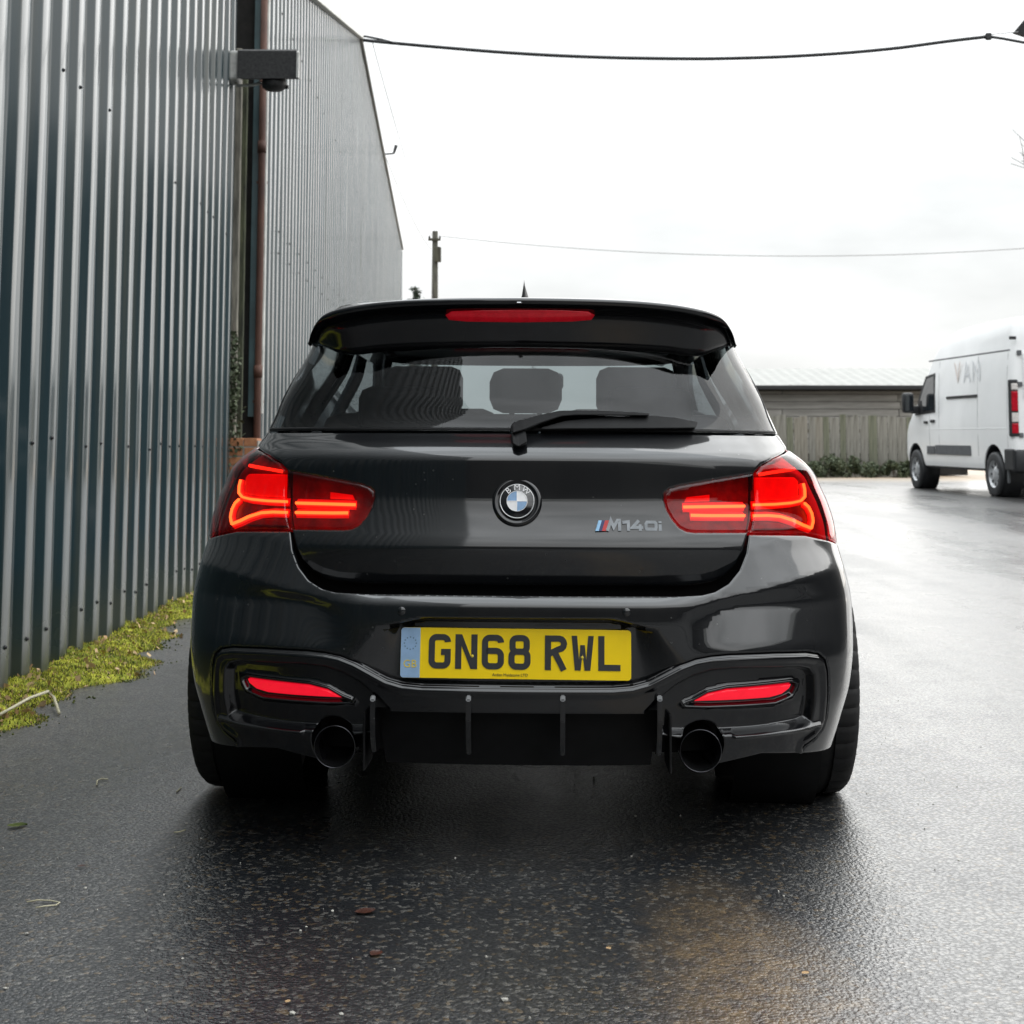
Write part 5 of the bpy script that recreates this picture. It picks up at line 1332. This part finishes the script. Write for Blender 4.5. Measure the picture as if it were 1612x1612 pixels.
for k_,px_ in enumerate((1090,1150,1210,1262,1300,1340,1378,1410,1445)):
    pX=at(px_,745,FY-.6); bush(pX.x,FY-.65+random.uniform(-.1,.1),random.uniform(.7,1.1),random.uniform(.4,.7),1300,bl_[k_])
# bare tree tops
def baretree(name,base,h,spread,levels,mat,label,seed,r0=.12,lean=0):
    rr=random.Random(seed); o=empty(name,base); tag(o,label,'tree'); mbt=MB(); mbc=MB()
    def br(p,d,l,r,lv):
        q=p+d*l; mid=p+d*l*.5+Vector((rr.uniform(-1,1),rr.uniform(-1,1),rr.uniform(-.3,.6)))*l*.06
        (mbt if lv==0 else mbc).tube([p,mid,q],[r,r*.85,r*.65],6 if lv<2 else 4,cap=False)
        if lv<levels:
            for k in range(3 if lv<2 else 4):
                nd=(d+Vector((rr.uniform(-1,1),rr.uniform(-1,1),rr.uniform(-.25,.7)))*spread).normalized(); br(p+d*l*rr.uniform(.55,1.0),nd,l*rr.uniform(.55,.78),r*.55,lv+1)
    br(Vector((0,0,0)),Vector((lean,0,1)).normalized(),h*.42,r0,0)
    mbt.build('trunk',mat,o,True); mbc.build('crown',mat,o); return o
tA=at(1232,577,62); baretree('bare_tree',(tA.x,62,.68),tA.z-.68-.3,.75,5,M['twig'],'small bare tree whose top shows above the pale shed roof',5)
tB=at(1600,280,34); baretree('bare_tree',(tB.x+3.1,34,.55),11.2,.8,5,M['twigp'],'tall bare tree with pale twigs reaching in beside the van',11,.2,-.05)
# evergreen tip beyond the wall
tC=at(650,452,64); ev=empty('evergreen_tree',(tC.x,64,.68)); tag(ev,'dark evergreen tree whose tip shows between wall and pole','tree'); H=tC.z-.68
MB().tube([(0,0,0),(.05,0,H*.6),(.1,0,H)],[.16,.1,.02],8).build('trunk',M['twig'],ev,True)
c=[]
for k_ in range(150):
    t=rng.uniform(.12,1)**.8; r=(1-t)*1.6+.12; a=rng.uniform(0,2*PI); L_=r*rng.uniform(.5,1.1)
    for q in range(16): s_=q/15; c.append((.1*t+math.cos(a)*L_*s_+rng.normal()*.06,math.sin(a)*L_*s_+rng.normal()*.06,H*t+.35*L_*s_-.1*s_+rng.normal()*.06))
v,f=leaves(c,.2,.3); mesh('crown',v,f,M['leafd'],ev)
# ivy and moss in the gap beside the pier
gi=empty('ivy',(at(366,650,12.4).x,12.36,0)); tag(gi,'green ivy and moss climbing the dark gap beside the clad wall','ivy')
c=[]
for k_ in range(1300):
    z=rng.uniform(0,1)**1.5*2.0; wd=.13*(1-z/2.3); c.append((rng.normal()*wd*.6+.015,rng.uniform(-.08,.05),z))
v,f=leaves(c,.045,.7); mesh('foliage',v,f,M['leaf'],gi); 
MB().tube([(0,.02,0),(.02,.03,.8),(-.01,.03,1.6),(.0,.03,2.1)],[.014,.011,.008,.004],6).build('stem',M['twig'],gi,True)
# ================================================================== MOSS VERGE AND LITTER
M['moss']=pmat('yellow_green_moss',(.075,.11,.018),rough=.95,spec=.1,base2=(.46,.46,.06),vscale=9,detail=7,bump=.8,bscale=70,bdist=.02)
M['mossd']=pmat('damp_dark_moss',(.03,.045,.016),rough=.95,spec=.1,base2=(.13,.15,.04),vscale=14,detail=6)
M['mossy']=pmat('bright_moss_tip',(.28,.31,.04),rough=.9,spec=.1,base2=(.56,.52,.09),vscale=14,detail=6)
M['deadleaf']=pmat('dead_leaf',(.30,.17,.07),rough=.8,base2=(.48,.36,.20),vscale=15); M['redleaf']=pmat('wet_red_leaf',(.035,.011,.006),rough=.5,base2=(.075,.022,.011),vscale=25)
M['straw']=pmat('dry_straw',(.36,.33,.22),rough=.8,base2=(.50,.47,.34),vscale=25); M['pebble']=pmat('pale_pebble',(.28,.27,.24),rough=.8,base2=(.50,.48,.43),vscale=30)
def hn(x,y,s=1.):       # cheap value noise
    return (math.sin(x*7.1*s+1.3*math.sin(y*5.3*s))+math.sin(y*9.7*s+2.1*math.sin(x*6.1*s+.7))+.6*math.sin((x+y)*17.3*s+math.sin(x*13*s)))/5.2+.5
yA_,yB_=2.2,12.2; vs=[];fs=[]; ny,nxm=420,26
def mwid(y): return .30+.10*math.sin(y*1.9+.5)+.07*math.sin(y*4.7)+.05*math.sin(y*11.3)
edges_=[]
for j in range(ny+1):
    y=yA_+(yB_-yA_)*j/ny; w_=mwid(y)
    for i in range(nxm+1):
        t=i/nxm; xo=-.02+t*w_; h=.055*(1-t)**.8*(.45+.9*hn(xo*2,y*1.0))+.028*hn(xo*5+3,y*5)*(1-t**3)-.004
        h*=1-sst(.82,1,t)*1.0
        vs.append((wallx(1.798,y)+xo+.01*hn(y*6,xo*3),y,float(h)-.003*t))
m=nxm+1
fs=[(j*m+i,j*m+i+1,(j+1)*m+i+1,(j+1)*m+i) for j in range(ny) for i in range(nxm)]
mo=tag(mesh('moss_verge',vs,fs,M['moss'],None,True),'bright yellow green moss strip along the foot of the clad wall','moss',kind='stuff')
V=np.array(vs); k_=rng.integers(0,len(V),60000); P=V[k_]+rng.normal(size=(60000,3))*[.008,.014,.0]; P[:,2]+=.002
def tufts(P,h,wd):
    n=len(P); a=rng.uniform(0,2*PI,n); d=np.stack([np.cos(a),np.sin(a),np.zeros(n)],1); ln=rng.normal(size=(n,3))*.35; ln[:,2]=1; ln/=np.linalg.norm(ln,axis=1)[:,None]; hh=h*rng.uniform(.5,1.5,(n,1))
    v=np.concatenate([P-d*wd,P+d*wd,P+ln*hh],1).reshape(-1,3); return [tuple(p) for p in v],[(3*i,3*i+1,3*i+2) for i in range(n)]
v,f=tufts(P[:30000],.011,.0026); o=mesh('moss_tufts',v,f,M['mossy'],mo); o['kind']='stuff'
v,f=tufts(P[30000:52000],.012,.003); o=mesh('moss_tufts',v,f,M['mossd'],mo); o['kind']='stuff'
v,f=tufts(P[52000:],.010,.004); o=mesh('moss_tufts',v,f,M['deadleaf'],mo); o['kind']='stuff'
k_=rng.integers(0,len(V),420); P=V[k_]+rng.normal(size=(420,3))*[.03,.02,0]; P[:,2]+=.012; v,f=leaves(P,.035,.65); o=mesh('leaf_litter',v,f,M['deadleaf'],mo); o['kind']='stuff'
# crumbs of soil and grit along the moss edge and over the tarmac
ico=bmesh.new(); bmesh.ops.create_icosphere(ico,subdivisions=1,radius=1); iv=np.array([v.co[:] for v in ico.verts]); ifc=[tuple(v.index for v in f.verts) for f in ico.faces]; ico.free()
def grit(P,s):
    vs=[];fs=[]
    for p in P:
        q=iv*(s*rng.uniform(.4,1.3))*rng.uniform(.6,1.2,3)*(1+.15*rng.normal(size=(len(iv),1))); b=len(vs); vs+=[tuple(a) for a in q+p]; fs+=[tuple(i+b for i in f) for f in ifc]
    return vs,fs
ysr=rng.uniform(3.2,11,260); Pg=np.array([(wallx(1.798,y)+mwid(y)+abs(rng.normal())*.06-.02,y,.003) for y in ysr])
v,f=grit(Pg,.006); tag(mesh('grit',v,f,M['mossd']),'dark crumbs of soil along the edge of the moss strip','grit',kind='stuff')
xs2=rng.uniform(-1.3,1.5,150); ys2=rng.uniform(2.4,6,150); v,f=grit(np.stack([xs2,ys2,np.array([gz(a,b)+.001 for a,b in zip(xs2,ys2)])],1),.0022)
tag(mesh('loose_grit',v,f,M['pebble']),'scattered pale grit lying on the wet asphalt','grit',kind='stuff')
def ground_at(px,py):
    d=ray(px,py); z=0
    for _ in range(6): k=(CAMH-z)/-d[2]; z=gz(d[0]*k,d[1]*k)
    return Vector((d[0]*k,d[1]*k,z))
def pebble(px,py,s,label,mat='pebble'):
    g=ground_at(px,py); o=mesh('pebble',(iv*[s,s*.8,s*.55]+rng.normal(size=iv.shape)*s*.12),ifc,M[mat]); o.location=(g.x,g.y,g.z+s*.4); tag(o,label,'pebble','loose pebbles on the tarmac'); return o
for i,(a,b,s) in enumerate(((42,1471,.007),(8,1557,.006),(134,1399,.006),(287,1510,.004),(460,1597,.008),(537,1598,.006),(794,1576,.009),(1000,1285,.005),(1071,1285,.005),(523,1435,.005),(482,1460,.004),(935,1225,.005),(994,1349,.005))): pebble(a,b,s*.75,'small pale pebble lying loose on the wet asphalt')
def leafobj(px,py,s,mat,label,rot):
    g=ground_at(px,py); n=9; vs=[];fs=[]
    for i in range(n):
        t=i/(n-1); w_=.38*math.sin(PI*min(1,t*.96+.02))**.8*(1+.12*(i%2))
        for q,(sg,hz) in enumerate(((-1,.05),(-.5,.015),(0,0),(.5,.012),(1,.06))): vs.append(((t-.5)*s,sg*w_*s,.003+hz*s*(.5+.8*t)))
    fs=[(i*5+q,i*5+q+1,(i+1)*5+q+1,(i+1)*5+q) for i in range(n-1) for q in range(4)]
    o=mesh('fallen_leaf',vs,fs,M[mat],None,True); o.location=(g.x,g.y,g.z+.001); o.rotation_euler=(0,0,rot); tag(o,label,'leaf'); return o
leafobj(575,1438,.042,'redleaf','dark red wet leaf flattened on the asphalt behind the car',.3)
leafobj(592,1504,.03,'redleaf','small dull red leaf nearer the bottom edge than the big red leaf',1.1)
leafobj(1268,1535,.016,'deadleaf','tiny orange leaf on the pale wet asphalt',.6)
leafobj(958,1496,.012,'deadleaf','tiny tan leaf on the brown stained asphalt',2.)
leafobj(453,1580,.012,'deadleaf','tiny ochre leaf on the grey asphalt beside pale pebbles',1.2)
leafobj(27,1302,.05,'mossd','moss coloured flat leaf on dark asphalt near the verge',.1)
leafobj(128,1366,.018,'redleaf','tiny red brown leaf close to the bent straw',.4)
def straw(pts,r,label,name='straw'):
    P=[ground_at(*p[:2])+Vector((0,0,(p[2] if len(p)>2 else .004))) for p in pts]; o=rel(MB().tube(P,r,6),P[0]).build(name,M['straw'],None,True); o.location=P[0]; tag(o,label,'straw' if name=='straw' else 'twig'); return o
straw([(42,1423),(60,1420),(80,1421),(94,1424),(88,1428),(72,1429.5),(56,1432)],.0016,'thin bent straw folded back on itself on the asphalt')
straw([(152,1238),(153,1231),(160,1228),(170,1229)],.002,'short hooked straw on the dark asphalt near the wall')
straw([(274,1313),(283,1312),(292,1309)],.002,'short straight straw close behind the left rear tyre')
straw([(278,1249),(283,1244),(285,1242)],.002,'tiny straw fragment beside the left rear tyre')
gq=[(-6,1150,.05),(20,1140,.06),(45,1127,.065),(75,1113,.06),(84,1114,.04),(93,1127,.01)]
straw(gq,.006,'pale bent twig lying across the moss strip','twig')
